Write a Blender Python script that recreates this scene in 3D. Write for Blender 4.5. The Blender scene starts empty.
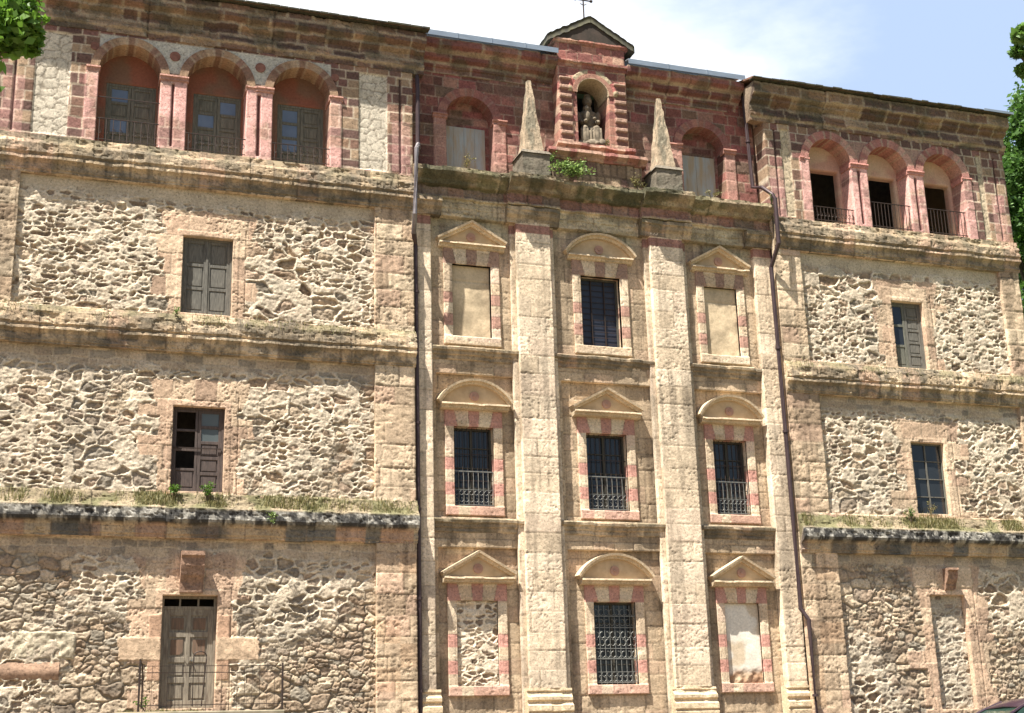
import bpy, bmesh, math, random
import numpy as np
from mathutils import Vector, Matrix
random.seed(7); rng = np.random.default_rng(11)
scene = bpy.context.scene
COL = scene.collection
R = math.radians

# ------------------------------------------------------------------ helpers
def link(o, parent=None):
    COL.objects.link(o)
    if parent is not None: o.parent = parent
    return o
def tag(o, label=None, cat=None, group=None, kind=None):
    if label: o['label'] = label
    if cat: o['category'] = cat
    if group: o['group'] = group
    if kind: o['kind'] = kind
    return o
def empty(name, label=None, cat=None, loc=(0, 0, 0), group=None, parent=None):
    o = bpy.data.objects.new(name, None); o.empty_display_size = .2
    link(o, parent); o.location = loc
    return tag(o, label, cat, group)

def h2(i, j, s):
    i = np.asarray(i).astype(np.int64); j = np.asarray(j).astype(np.int64)
    n = (i * 374761393 + j * 668265263 + s * 974634777) & 0xFFFFFFFF
    n = ((n ^ (n >> 13)) * 1274126177) & 0xFFFFFFFF
    n = ((n ^ (n >> 16)) * 2246822519) & 0xFFFFFFFF
    n = n ^ (n >> 15)
    return (n & 0xFFFFFF) / float(0x1000000)
def vn(x, y, s=0):
    x0 = np.floor(x); y0 = np.floor(y); fx = x - x0; fy = y - y0
    fx = fx * fx * (3 - 2 * fx); fy = fy * fy * (3 - 2 * fy)
    a = h2(x0, y0, s); b = h2(x0 + 1, y0, s); c = h2(x0, y0 + 1, s); d = h2(x0 + 1, y0 + 1, s)
    return (a * (1 - fx) + b * fx) * (1 - fy) + (c * (1 - fx) + d * fx) * fy
def fbm(x, y, s=0, o=4):
    t = 0; a = .5; n = 0
    for k in range(o):
        t = t + a * vn(x * 2 ** k + 17.3 * k, y * 2 ** k - 9.1 * k, s + k); n += a; a *= .5
    return t / n
def sst(a, b, x):
    t = np.clip((x - a) / (b - a), 0, 1); return t * t * (3 - 2 * t)
def mixc(a, b, t):
    t = np.asarray(t)[..., None]; return a * (1 - t) + b * t
def C(*c): return np.array(c, float)

# ------------------------------------------------------------------ materials
def new_mat(name):
    m = bpy.data.materials.new(name); m.use_nodes = True
    nt = m.node_tree; b = nt.nodes['Principled BSDF']
    return m, nt, b
def node(nt, t, **kw):
    n = nt.nodes.new(t)
    for k, v in kw.items():
        if k.startswith('i_'): n.inputs[k[2:].replace('_', ' ')].default_value = v
        else: setattr(n, k, v)
    return n
def masonry_mat(name, bump=.35, vary=.35):
    m, nt, b = new_mat(name); L = nt.links.new
    at = node(nt, 'ShaderNodeVertexColor', layer_name='col')
    tc = node(nt, 'ShaderNodeTexCoord')
    n1 = node(nt, 'ShaderNodeTexNoise', i_Scale=1.3, i_Detail=8.0, i_Roughness=.65)
    n2 = node(nt, 'ShaderNodeTexNoise', i_Scale=17.0, i_Detail=6.0, i_Roughness=.7)
    n3 = node(nt, 'ShaderNodeTexNoise', i_Scale=60.0, i_Detail=4.0, i_Roughness=.7)
    for n in (n1, n2, n3): L(tc.outputs['Object'], n.inputs['Vector'])
    r1 = node(nt, 'ShaderNodeMapRange'); r1.inputs[1].default_value = .3; r1.inputs[2].default_value = .7
    r1.inputs[3].default_value = 1 - vary * .6; r1.inputs[4].default_value = 1 + vary * .45
    L(n1.outputs['Fac'], r1.inputs[0])
    r2 = node(nt, 'ShaderNodeMapRange'); r2.inputs[1].default_value = .3; r2.inputs[2].default_value = .7
    r2.inputs[3].default_value = 1 - vary; r2.inputs[4].default_value = 1 + vary * .7
    L(n2.outputs['Fac'], r2.inputs[0])
    mm = node(nt, 'ShaderNodeMath', operation='MULTIPLY'); L(r1.outputs[0], mm.inputs[0]); L(r2.outputs[0], mm.inputs[1])
    n4 = node(nt, 'ShaderNodeTexNoise', i_Scale=24.0, i_Detail=5.0, i_Roughness=.75); L(tc.outputs['Object'], n4.inputs['Vector'])
    r4 = node(nt, 'ShaderNodeMapRange'); r4.inputs[1].default_value = .36; r4.inputs[2].default_value = .44; r4.inputs[3].default_value = .48 if bump > .3 else .85; r4.inputs[4].default_value = 1; L(n4.outputs['Fac'], r4.inputs[0])
    m4 = node(nt, 'ShaderNodeMath', operation='MULTIPLY'); L(mm.outputs[0], m4.inputs[0]); L(r4.outputs[0], m4.inputs[1]); mm = m4
    vm = node(nt, 'ShaderNodeVectorMath', operation='SCALE'); L(at.outputs['Color'], vm.inputs[0]); L(mm.outputs[0], vm.inputs['Scale'])
    L(vm.outputs[0], b.inputs['Base Color'])
    add = node(nt, 'ShaderNodeMath', operation='MULTIPLY_ADD'); add.inputs[1].default_value = .35
    L(n3.outputs['Fac'], add.inputs[0]); L(n2.outputs['Fac'], add.inputs[2])
    ad5 = node(nt, 'ShaderNodeMath', operation='MULTIPLY_ADD'); ad5.inputs[1].default_value = .6; L(r4.outputs[0], ad5.inputs[0]); L(add.outputs[0], ad5.inputs[2]); add = ad5
    bp = node(nt, 'ShaderNodeBump', i_Strength=bump, i_Distance=.03); L(add.outputs[0], bp.inputs['Height'])
    L(bp.outputs[0], b.inputs['Normal'])
    b.inputs['Roughness'].default_value = .92; b.inputs['Specular IOR Level'].default_value = .2
    return m
M_STONE = masonry_mat('weathered_stone', .45, .36)
M_PLASTER = masonry_mat('old_plaster', .2, .2)

def simple(name, col, rough=.7, metal=0, col2=None, scale=6, bump=.2, stretch=None, spec=.3):
    m, nt, b = new_mat(name); L = nt.links.new
    tc = node(nt, 'ShaderNodeTexCoord'); mp = node(nt, 'ShaderNodeMapping')
    if stretch: mp.inputs['Scale'].default_value = stretch
    L(tc.outputs['Object'], mp.inputs[0])
    n = node(nt, 'ShaderNodeTexNoise', i_Scale=float(scale), i_Detail=6.0, i_Roughness=.65); L(mp.outputs[0], n.inputs['Vector'])
    cr = node(nt, 'ShaderNodeValToRGB')
    c2 = col2 or tuple(c * .55 for c in col)
    cr.color_ramp.elements[0].position = .35; cr.color_ramp.elements[0].color = (*c2, 1)
    cr.color_ramp.elements[1].position = .65; cr.color_ramp.elements[1].color = (*col, 1)
    L(n.outputs['Fac'], cr.inputs[0]); L(cr.outputs[0], b.inputs['Base Color'])
    bp = node(nt, 'ShaderNodeBump', i_Strength=bump, i_Distance=.01); L(n.outputs['Fac'], bp.inputs['Height']); L(bp.outputs[0], b.inputs['Normal'])
    b.inputs['Roughness'].default_value = rough; b.inputs['Metallic'].default_value = metal
    b.inputs['Specular IOR Level'].default_value = spec
    return m
GRAIN = (3, 3, .35)
M_GREYWOOD = simple('grey_weathered_wood', (.17, .16, .135), .85, 0, (.08, .075, .065), 14, .3, GRAIN)
M_BROWNWOOD = simple('purple_brown_painted_wood', (.105, .078, .068), .75, 0, (.05, .038, .034), 14, .3, GRAIN)
M_DOORWOOD = simple('sun_bleached_door_wood', (.27, .235, .18), .85, 0, (.13, .105, .08), 10, .3, GRAIN)
M_DOORPANEL = simple('brown_door_panel_wood', (.19, .115, .075), .85, 0, (.10, .075, .055), 8, .3, GRAIN)
M_DARKWOOD = simple('dark_olive_wood', (.085, .08, .062), .8, 0, (.04, .038, .032), 12, .3, GRAIN)
M_GREENWOOD = simple('olive_grey_shutter_wood', (.17, .165, .13), .8, 0, (.08, .08, .065), 12, .3, GRAIN)
M_IRON = simple('wrought_iron', (.03, .027, .025), .6, .3, (.06, .035, .025), 20, .2)
M_GREYIRON = simple('grey_painted_iron', (.23, .23, .21), .5, .2, (.11, .11, .10), 20, .2)
M_PIPE = simple('brown_painted_pipe', (.075, .05, .05), .45, .3, (.05, .033, .035), 3, .05)
M_PIPEGREY = simple('galvanised_pipe', (.24, .22, .225), .45, .4, (.13, .11, .11), 3, .05)
M_FLASH = simple('zinc_flashing', (.34, .39, .44), .38, .5, (.25, .29, .33), 2, .05, (1, 1, 6))
M_BOARD = simple('blue_grey_flaking_board', (.33, .36, .37), .85, 0, (.34, .26, .17), 2.2, .2, (2.5, 1, .5))
M_ROOF = simple('dark_roof_slabs', (.075, .07, .04), .95, 0, (.03, .028, .024), 5, .9)
M_TILE = simple('roof_tiles', (.26, .13, .08), .9, 0, (.12, .07, .05), 5, .6)
M_BARK = simple('bark', (.13, .095, .065), .95, 0, (.06, .045, .032), 12, .8, (1, 1, .3))
M_RENDER = simple('beige_render', (.52, .42, .28), .95, 0, (.40, .31, .20), 1.8, .3)
M_CHALK = simple('white_render', (.62, .56, .46), .95, 0, (.44, .36, .27), 1.1, .3)
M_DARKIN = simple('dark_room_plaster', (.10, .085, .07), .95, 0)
def glass_mat(name, tint, rough=.12):
    m, nt, b = new_mat(name); L = nt.links.new
    n = node(nt, 'ShaderNodeTexNoise', i_Scale=2.5, i_Detail=5.0)
    tc = node(nt, 'ShaderNodeTexCoord'); L(tc.outputs['Object'], n.inputs['Vector'])
    cr = node(nt, 'ShaderNodeValToRGB'); cr.color_ramp.elements[0].color = (*[c * .5 for c in tint], 1); cr.color_ramp.elements[1].color = (*tint, 1)
    L(n.outputs['Fac'], cr.inputs[0]); L(cr.outputs[0], b.inputs['Base Color'])
    b.inputs['Roughness'].default_value = rough; b.inputs['Specular IOR Level'].default_value = .5
    return m
M_GLASS = glass_mat('dusty_dark_glass', (.028, .032, .036))
M_BLUEGLASS = glass_mat('blue_grey_glass', (.16, .21, .29), .2)
M_NET = glass_mat('navy_window_mesh', (.022, .027, .048), .5)
def leaf_mat(name, c1, c2, trans=.35):
    m, nt, b = new_mat(name); L = nt.links.new
    at = node(nt, 'ShaderNodeVertexColor', layer_name='col')
    sp = node(nt, 'ShaderNodeSeparateColor'); L(at.outputs['Color'], sp.inputs[0])
    mx = node(nt, 'ShaderNodeMix', data_type='RGBA'); L(sp.outputs[0], mx.inputs[0])
    mx.inputs[6].default_value = (*c1, 1); mx.inputs[7].default_value = (*c2, 1)
    L(mx.outputs[2], b.inputs['Base Color']); b.inputs['Roughness'].default_value = .55
    tr = node(nt, 'ShaderNodeBsdfTranslucent'); L(mx.outputs[2], tr.inputs['Color'])
    ms = node(nt, 'ShaderNodeMixShader'); ms.inputs[0].default_value = trans
    L(b.outputs[0], ms.inputs[1]); L(tr.outputs[0], ms.inputs[2])
    L(ms.outputs[0], nt.nodes['Material Output'].inputs['Surface'])
    return m
M_LEAF = leaf_mat('lime_leaf', (.035, .10, .012), (.15, .28, .03), .45)
M_LEAFD = leaf_mat('oak_leaf', (.04, .10, .02), (.13, .25, .045), .35)
M_WEED = leaf_mat('weed_leaf', (.07, .14, .03), (.20, .27, .07), .3)
M_BUSH = leaf_mat('bush_leaf', (.09, .18, .03), (.32, .42, .13), .35)
M_DRYGRASS = leaf_mat('dry_grass', (.11, .12, .035), (.30, .25, .11), .3)

# ------------------------------------------------------------------ mesh builders
def np_mesh(name, V, Q, colr, mat, parent, smooth=False):
    me = bpy.data.meshes.new(name)
    V = np.asarray(V, np.float32); Q = np.asarray(Q, np.int32)
    me.vertices.add(len(V)); me.vertices.foreach_set('co', V.ravel())
    k = Q.shape[1]
    me.loops.add(Q.size); me.loops.foreach_set('vertex_index', Q.ravel())
    me.polygons.add(len(Q)); me.polygons.foreach_set('loop_start', np.arange(0, Q.size, k, dtype=np.int32))
    try: me.polygons.foreach_set('loop_total', np.full(len(Q), k, np.int32))
    except Exception: pass
    me.update(calc_edges=True)
    if colr is not None:
        a = me.color_attributes.new('col', 'FLOAT_COLOR', 'POINT')
        c = np.ones((len(V), 4), np.float32); c[:, :3] = np.clip(colr, 0, 1); a.data.foreach_set('color', c.ravel())
    if smooth: me.polygons.foreach_set('use_smooth', np.ones(len(Q), bool))
    me.materials.append(mat)
    o = bpy.data.objects.new(name, me)
    return link(o, parent)

def sheet(name, x0, x1, z0, z1, Y, fn, parent, holes=(), skirt=.15, res=.03, mat=None, cut=None, flat_edge=True):
    """relief sheet facing -Y; fn(x,z)->height (towards -Y), colour; rectangular holes; skirt = depth of all edges"""
    def lines(a, b, ed):
        pts = sorted(set([a, b] + [round(e, 4) for e in ed if a < e < b])); out = []
        for p, q in zip(pts[:-1], pts[1:]):
            n = max(1, int(round((q - p) / res))); out += list(np.linspace(p, q, n, endpoint=False))
        return np.array(out + [b])
    xs = lines(x0, x1, [e for h in holes for e in h[:2]]); zs = lines(z0, z1, [e for h in holes for e in h[2:]])
    X, Z = np.meshgrid(xs, zs, indexing='ij'); h, c = fn(X.ravel(), Z.ravel())
    V = np.stack([X.ravel(), Y - h, Z.ravel()], 1)
    nx, nz = len(xs), len(zs); xc = (xs[:-1] + xs[1:]) / 2; zc = (zs[:-1] + zs[1:]) / 2
    XC, ZC = np.meshgrid(xc, zc, indexing='ij'); keep = np.ones_like(XC, bool)
    for a, b, cc, d in holes: keep &= ~((XC > a) & (XC < b) & (ZC > cc) & (ZC < d))
    if cut is not None: keep &= ~cut(XC, ZC)
    idx = np.arange(nx * nz).reshape(nx, nz)
    i, j = np.nonzero(keep)
    Q = np.stack([idx[i, j], idx[i + 1, j], idx[i + 1, j + 1], idx[i, j + 1]], 1)
    quads = [Q]
    if skirt > 0:
        kp = np.zeros((nx + 1, nz + 1), bool); kp[1:nx, 1:nz] = keep
        E = []
        a = kp[1:nx, 1:nz]
        for di, dj, p, q in ((-1, 0, (0, 1), (0, 0)), (1, 0, (1, 0), (1, 1)), (0, -1, (0, 0), (1, 0)), (0, 1, (1, 1), (0, 1))):
            nb = kp[1 + di:nx + di, 1 + dj:nz + dj]
            ii, jj = np.nonzero(a & ~nb)
            E.append(np.stack([idx[ii + p[0], jj + p[1]], idx[ii + q[0], jj + q[1]]], 1))
        E = np.concatenate(E); u, inv = np.unique(E, return_inverse=True); inv = inv.reshape(E.shape)
        n0 = len(V); nseg = max(1, int(skirt / .12)); prev = u
        base = V[u]
        for s in range(1, nseg + 1):
            W = base.copy(); W[:, 1] = base[:, 1] + (Y + skirt - base[:, 1]) * s / nseg
            off = len(V); V = np.concatenate([V, W]); c = np.concatenate([c, c[u]])
            cur = off + np.arange(len(u))
            quads.append(np.stack([prev[inv[:, 1]], prev[inv[:, 0]], cur[inv[:, 0]], cur[inv[:, 1]]], 1)); prev = cur
    Q = np.concatenate(quads)
    used = np.unique(Q); rm = np.full(len(V), -1); rm[used] = np.arange(len(used))
    return np_mesh(name, V[used], rm[Q], c[used], mat or M_STONE, parent)

def mould(name, prof, x0, x1, fn, parent, wear=.012, res=.045, pres=.035, mat=None, caps=True, seed=3, sag=0):
    """profile (y,z) extruded along x, worn; fn(x, y, z, nz)->colour"""
    P = []
    for (a, b), (c_, d) in zip(prof[:-1], prof[1:]):
        n = max(1, int(math.hypot(c_ - a, d - b) / pres))
        for k in range(n): P.append((a + (c_ - a) * k / n, b + (d - b) * k / n))
    P.append(prof[-1]); P = np.array(P); m = len(P)
    xs = np.linspace(x0, x1, max(2, int((x1 - x0) / res) + 1)); n = len(xs)
    X = np.repeat(xs, m); yy = np.tile(P[:, 0], n); zz = np.tile(P[:, 1], n); t = np.tile(np.arange(m), n)
    w = (fbm(X * 5, t * .5 + zz * 4, seed, 3) - .5) * 2
    chip = sst(.68, .8, vn(X * 3.1, zz * 5 + 40, seed + 9)) * .03
    w = w * .8 + (fbm(X * 22, t * .9 + zz * 9, seed + 3, 2) - .5) * .9
    chip = chip + sst(.60, .74, fbm(X * 9, zz * 12 + yy * 8, seed + 14, 3)) * .022 * (wear > .014)
    d = w * wear + chip * (wear > .005)
    jt = np.zeros_like(X)
    if wear > .009:
        u = X / .68 + .37 * seed; bi = np.floor(u); jo = .8 * (h2(bi, 0, seed + 21) - .5); q = u - bi - .5 - jo; side = q > 0
        bid = bi + side; jt = (1 - sst(.006, .034, np.abs(q) * .68)) * np.maximum(0, h2(bi, 5, seed + 25) * 1.5 - .4) * sst(.3, .5, fbm(X * 3, zz * 8, seed + 27)); d = d + (h2(bid, 1, seed + 22) - .5) * .024 + jt * .014; zz = zz + (h2(bid, 2, seed + 23) - .5) * .022
    X2 = X.copy(); Yv = yy + d; Zv = zz - d * .3 + sag * (fbm(X * .4, X * 0, seed + 5) - .5)
    V = np.stack([X2, Yv, Zv], 1); idx = np.arange(n * m).reshape(n, m)
    Q = np.stack([idx[:-1, :-1], idx[:-1, 1:], idx[1:, 1:], idx[1:, :-1]], -1).reshape(-1, 4)
    c = fn(X, yy, zz) * (1 - .45 * jt)[:, None]; o0 = len(V)
    if caps:
        tris = []; pl = [Vector((p[0], p[1], 0)) for p in P]
        from mathutils.geometry import tessellate_polygon
        tt = tessellate_polygon([pl])
        for a in tt: tris.append([a[0], a[1], a[2], a[2]]); 
        T = np.array(tris); e0 = idx[0][T[:, :3]]; e1 = idx[-1][T[:, :3]][:, ::-1]
        me_faces = [tuple(f) for f in Q] + [tuple(f) for f in e0] + [tuple(f) for f in e1]
        me = bpy.data.meshes.new(name); me.from_pydata(V.tolist(), [], me_faces)
        a = me.color_attributes.new('col', 'FLOAT_COLOR', 'POINT'); cc = np.ones((len(V), 4), np.float32); cc[:, :3] = c
        a.data.foreach_set('color', cc.ravel()); me.materials.append(mat or M_STONE)
        return link(bpy.data.objects.new(name, me), parent)
    return np_mesh(name, V, Q, c, mat or M_STONE, parent)

def sweep(name, path, prof, fn, parent, wear=.004, closed=False, mat=None, res=.06, seed=5, caps=True):
    """path (x,z) polyline, prof list of (n,y): n outward (left of travel)"""
    pts = []
    for (a, b), (c_, d) in zip(path[:-1], path[1:]):
        n = max(1, int(math.hypot(c_ - a, d - b) / res))
        for k in range(n): pts.append((a + (c_ - a) * k / n, b + (d - b) * k / n))
    pts.append(path[-1]); pts = np.array(pts, float)
    T = np.gradient(pts, axis=0)
    # mitre at sharp corners
    seg = np.diff(pts, axis=0); seg /= np.linalg.norm(seg, axis=1)[:, None]
    N = np.zeros_like(pts); ns = np.stack([-seg[:, 1], seg[:, 0]], 1)
    N[0] = ns[0]; N[-1] = ns[-1]
    for i in range(1, len(pts) - 1):
        v = ns[i - 1] + ns[i]; v /= np.linalg.norm(v); N[i] = v / max(.35, v @ ns[i])
    pr = np.array(prof, float); m = len(pr); n = len(pts)
    V = np.zeros((n, m, 3)); V[:, :, 0] = pts[:, None, 0] + N[:, None, 0] * pr[None, :, 0]
    V[:, :, 2] = pts[:, None, 1] + N[:, None, 1] * pr[None, :, 0]; V[:, :, 1] = pr[None, :, 1]
    u = np.repeat(np.cumsum(np.r_[0, np.linalg.norm(np.diff(pts, axis=0), axis=1)])[:, None], m, 1)
    V[:, :, 1] += (fbm(u * 7, V[:, :, 0] * 0 + np.arange(m)[None] * .7, seed, 3) - .5) * 2 * wear
    nn = np.repeat(pr[None, :, 0], n, 0)
    c = fn(u.ravel(), nn.ravel(), V[:, :, 0].ravel(), V[:, :, 2].ravel())
    idx = np.arange(n * m).reshape(n, m)
    Q = np.stack([idx[:-1, :-1], idx[:-1, 1:], idx[1:, 1:], idx[1:, :-1]], -1).reshape(-1, 4)
    faces = Q.tolist()
    if caps: faces += [idx[0].tolist()[::-1], idx[-1].tolist()]
    me = bpy.data.meshes.new(name); me.from_pydata(V.reshape(-1, 3).tolist(), [], faces)
    a = me.color_attributes.new('col', 'FLOAT_COLOR', 'POINT'); cc = np.ones((n * m, 4), np.float32); cc[:, :3] = c
    a.data.foreach_set('color', cc.ravel()); me.materials.append(mat or M_STONE)
    return link(bpy.data.objects.new(name, me), parent)

class MB:
    def __init__(s): s.v = []; s.f = []
    def box(s, x0, x1, y0, y1, z0, z1, bev=0.0, jit=0):
        b = len(s.v)
        if bev <= 0:
            for x in (x0, x1):
                for y in (y0, y1):
                    for z in (z0, z1): s.v.append((x, y, z))
            s.f += [tuple(b + i for i in f) for f in ((0, 1, 3, 2), (4, 6, 7, 5), (0, 4, 5, 1), (2, 3, 7, 6), (0, 2, 6, 4), (1, 5, 7, 3))]
        else:
            bm = bmesh.new(); bmesh.ops.create_cube(bm, size=1)
            for v in bm.verts: v.co = Vector((x0 + (v.co.x + .5) * (x1 - x0), y0 + (v.co.y + .5) * (y1 - y0), z0 + (v.co.z + .5) * (z1 - z0)))
            bmesh.ops.bevel(bm, geom=bm.edges[:], offset=bev, segments=1, affect='EDGES')
            bm.verts.ensure_lookup_table(); bm.verts.index_update()
            s.v += [tuple(v.co) for v in bm.verts]; s.f += [tuple(b + v.index for v in f.verts) for f in bm.faces]; bm.free()
        return s
    def tube(s, pts, r, n=6, taper=None):
        pts = [Vector(p) for p in pts]; rings = []
        for i, p in enumerate(pts):
            t = (pts[min(i + 1, len(pts) - 1)] - pts[max(i - 1, 0)]).normalized()
            a = t.cross(Vector((0, 0, 1))); a = a.normalized() if a.length > 1e-3 else Vector((1, 0, 0)); b_ = t.cross(a)
            rr = r if taper is None else taper[i]
            base = len(s.v)
            for k in range(n):
                an = 2 * math.pi * k / n; s.v.append(tuple(p + a * math.cos(an) * rr + b_ * math.sin(an) * rr))
            rings.append(base)
        for a, b in zip(rings[:-1], rings[1:]):
            for k in range(n): s.f.append((a + k, a + (k + 1) % n, b + (k + 1) % n, b + k))
        s.f.append(tuple(rings[0] + k for k in range(n))[::-1]); s.f.append(tuple(rings[-1] + k for k in range(n)))
        return s
    def poly(s, pts, th):
        """(x,z) polygon at y..: pts list of 3D, thickness vector"""
        b = len(s.v); n = len(pts); th = Vector(th)
        for p in pts: s.v.append(tuple(p))
        for p in pts: s.v.append(tuple(Vector(p) + th))
        s.f.append(tuple(range(b, b + n))); s.f.append(tuple(range(b + 2 * n - 1, b + n - 1, -1)))
        for k in range(n): s.f.append((b + k, b + n + k, b + n + (k + 1) % n, b + (k + 1) % n))
        return s
    def build(s, name, mat, parent=None, smooth=False):
        me = bpy.data.meshes.new(name); me.from_pydata(s.v, [], s.f); me.validate()
        bm = bmesh.new(); bm.from_mesh(me); bmesh.ops.recalc_face_normals(bm, faces=bm.faces[:]); bm.to_mesh(me); bm.free()
        if smooth: me.polygons.foreach_set('use_smooth', [True] * len(me.polygons))
        me.materials.append(mat); return link(bpy.data.objects.new(name, me), parent)

# ------------------------------------------------------------------ masonry patterns
BEIGE = [C(.59, .445, .30), C(.52, .39, .265), C(.65, .50, .345), C(.46, .335, .225), C(.57, .40, .28), C(.62, .49, .34)]
CREAM = [C(.65, .51, .36), C(.57, .44, .305), C(.70, .565, .405), C(.60, .455, .31), C(.66, .50, .37)]
PALE = [C(.72, .58, .42), C(.69, .55, .39), C(.75, .61, .45), C(.70, .555, .41)]
TANBAY = [C(.52, .395, .265), C(.46, .35, .235), C(.57, .44, .30), C(.50, .365, .25), C(.42, .32, .215)]
BROWN = [C(.215, .125, .09), C(.17, .10, .08), C(.28, .175, .115), C(.35, .245, .16), C(.235, .12, .10), C(.145, .085, .07)]
REDS = [C(.25, .098, .08), C(.18, .078, .065), C(.30, .13, .105), C(.145, .07, .058), C(.35, .19, .145), C(.22, .13, .09), C(.17, .11, .08), C(.28, .105, .095)]
PINK = C(.70, .40, .35)
def pick(pal, r):
    P = np.array(pal); i = np.minimum((r * len(pal)).astype(int), len(pal) - 1); return P[i]
def ashlar(x, z, seed, ch=(.32, .46), w=.75, pal=BEIGE, joint=C(.36, .27, .17), jw=.012, jd=.008, pit=.5, bw=None, rough=.008, wob=.012):
    r = np.random.default_rng(seed); zb = [-3.]
    while zb[-1] < 25: zb.append(zb[-1] + r.uniform(*ch))
    zb = np.array(zb)
    xw = x + (fbm(x * 4, z * 4, seed + 50, 2) - .5) * wob * 2; zw = z + (fbm(x * 3, z * 3, seed + 60, 2) - .5) * wob * 2
    k = np.clip(np.searchsorted(zb, zw) - 1, 0, len(zb) - 2)
    dz = np.minimum(zw - zb[k], zb[k + 1] - zw)
    ww = w * (.75 + .5 * h2(k, k * 0, seed + 1)); u = (xw + h2(k, k * 0 + 5, seed) * 9 + 20) / ww
    i = np.floor(u)
    def bd(i): return i + .55 * (h2(i, k, seed + 2) - .5)
    i = np.where(u < bd(i), i - 1, i); i = np.where(u >= bd(i + 1), i + 1, i)
    dx = np.minimum(u - bd(i), bd(i + 1) - u) * ww
    d = np.minimum(dx, dz)
    rb = h2(i, k, seed + 3)
    col = pick(pal, rb) * (.86 + .28 * h2(i, k, seed + 4))[:, None]
    j = 1 - sst(jw * .5, jw * 1.3, d)
    big = fbm(x * 1.4, z * 1.4, seed + 7)
    holes = sst(.60, .72, fbm(x * 21, z * 26, seed + 8, 3)) * sst(.35, .6, vn(x * 1.9, z * 1.9, seed + 12)) * pit
    h = (h2(i, k, seed + 6) - .5) * rough * 1.4 + (fbm(x * 9, z * 9, seed + 9, 4) - .5) * rough * 1.5 - j * jd - holes * .019
    col = mixc(col, joint, j * .8); col = col * (1 - .35 * holes)[:, None] * (.82 + .36 * big)[:, None]
    return h, col

STONES = [C(.43, .315, .21), C(.30, .215, .145), C(.50, .385, .265), C(.37, .27, .185), C(.56, .44, .31), C(.23, .17, .12), C(.34, .285, .215), C(.40, .295, .21), C(.48, .37, .26), C(.52, .41, .285)]
MORTAR = C(.67, .57, .43)
def voro(u, v, s):
    iu = np.floor(u); iv = np.floor(v)
    F1 = np.full(u.shape, 9.); F2 = np.full(u.shape, 9.); ci = np.zeros_like(u); cj = np.zeros_like(u)
    for a in (-1, 0, 1):
        for b in (-1, 0, 1):
            i = iu + a; j = iv + b
            px = i + .5 + .82 * (h2(i, j, s) - .5); py = j + .5 + .82 * (h2(i, j, s + 1) - .5)
            d = (np.abs(u - px) ** 2.7 + np.abs(v - py) ** 2.7) ** (1 / 2.7)
            near = d < F1
            F2 = np.where(near, F1, np.minimum(F2, d)); ci = np.where(near, i, ci); cj = np.where(near, j, cj); F1 = np.where(near, d, F1)
    return F1, F2, ci, cj
def rubble(x, z, seed, small=.5, grey=0., dry=0.):
    wx = x + (fbm(x * 3.3, z * 3.3, seed + 20, 3) - .5) * .26; wz = z + (fbm(x * 3.3, z * 3.3, seed + 30, 3) - .5) * .17
    A = voro(wx / .35, wz / .195, seed); B = voro(wx / .235, wz / .115, seed + 5)
    zone = fbm(x * .55, z * .8, seed + 40, 2) + .12 * (np.clip((A[2] * 7.3) % 1, 0, 1) - .5) < small
    Cc = voro(wx / .56, wz / .30, seed + 9); big = (fbm(x * .6 + 9, z * .75, seed + 42, 2) + .12 * ((A[2] * 3.7) % 1 - .5) > .60) & ~zone
    def pk3(q, o): return np.where(zone, B[q] + o, np.where(big, Cc[q] + 3 * o, A[q]))
    F1 = pk3(0, 0); F2 = pk3(1, 0); ci = pk3(2, 999); cj = pk3(3, 0)
    e = F2 - F1; zoom = np.where(zone, 1.35, np.where(big, .7, 1.))
    mw = (.12 + .20 * fbm(x * 1.3, z * 1.3, seed + 41, 3)) * zoom
    t = 1 - sst(mw * .55, mw, e + .10 * (fbm(x * 12, z * 12, seed + 44, 3) - .5))          # 1 = mortar ribbon
    r1 = h2(ci, cj, seed + 11); r2 = h2(ci, cj, seed + 12)
    buried = (r2 > .72)                                                    # stones plastered over
    t = np.where(buried, np.maximum(t, .75), t)
    n1 = fbm(x * 9, z * 13, seed + 45, 4) - .5; n2 = fbm(x * 26, z * 30, seed + 46, 2) - .5
    hst = -.030 + .038 * r2 + .02 * sst(.1, .6, e) + .055 * n1 + .018 * n2 - (r1 < .12) * .028
    hmo = .020 + .03 * n1 * (.4 + t) + .010 * n2
    dz_ = sst(.56, .44, fbm(x * .5, z * .5, seed + 49, 2) + .5 - dry) if dry > 0 else 0 * x          # zones without ribbon pointing: open dark joints
    dz_ = np.clip(dz_, 0, 1); td = 1 - sst(.05, .16, e)
    h = (hst * (1 - t) + hmo * t) * (1 - dz_) + ((-.01 + .03 * (r2 - .5) + .05 * n1 + .02 * n2) * (1 - td) - .045 * td) * dz_
    col = .88 * pick(STONES, r1) * (.8 + .45 * h2(ci, cj, seed + 13))[:, None] * (1 + .8 * n1)[:, None]
    mo = MORTAR * (.86 + .28 * fbm(x * 2, z * 2, seed + 47))[:, None]
    col = mixc(mixc(col, mo, t * np.where(buried, .82, .95)), mixc(col * C(1.12, 1.14, 1.15), C(.22, .18, .13) * np.ones_like(col), td * .8), dz_)
    g = sst(.52, .66, fbm(x * .9, z * .9, seed + 48, 3)) * grey
    col = mixc(col, C(.27, .245, .20) * np.ones_like(col), g * (1 - t * .8) * .6)
    return h, col
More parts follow.
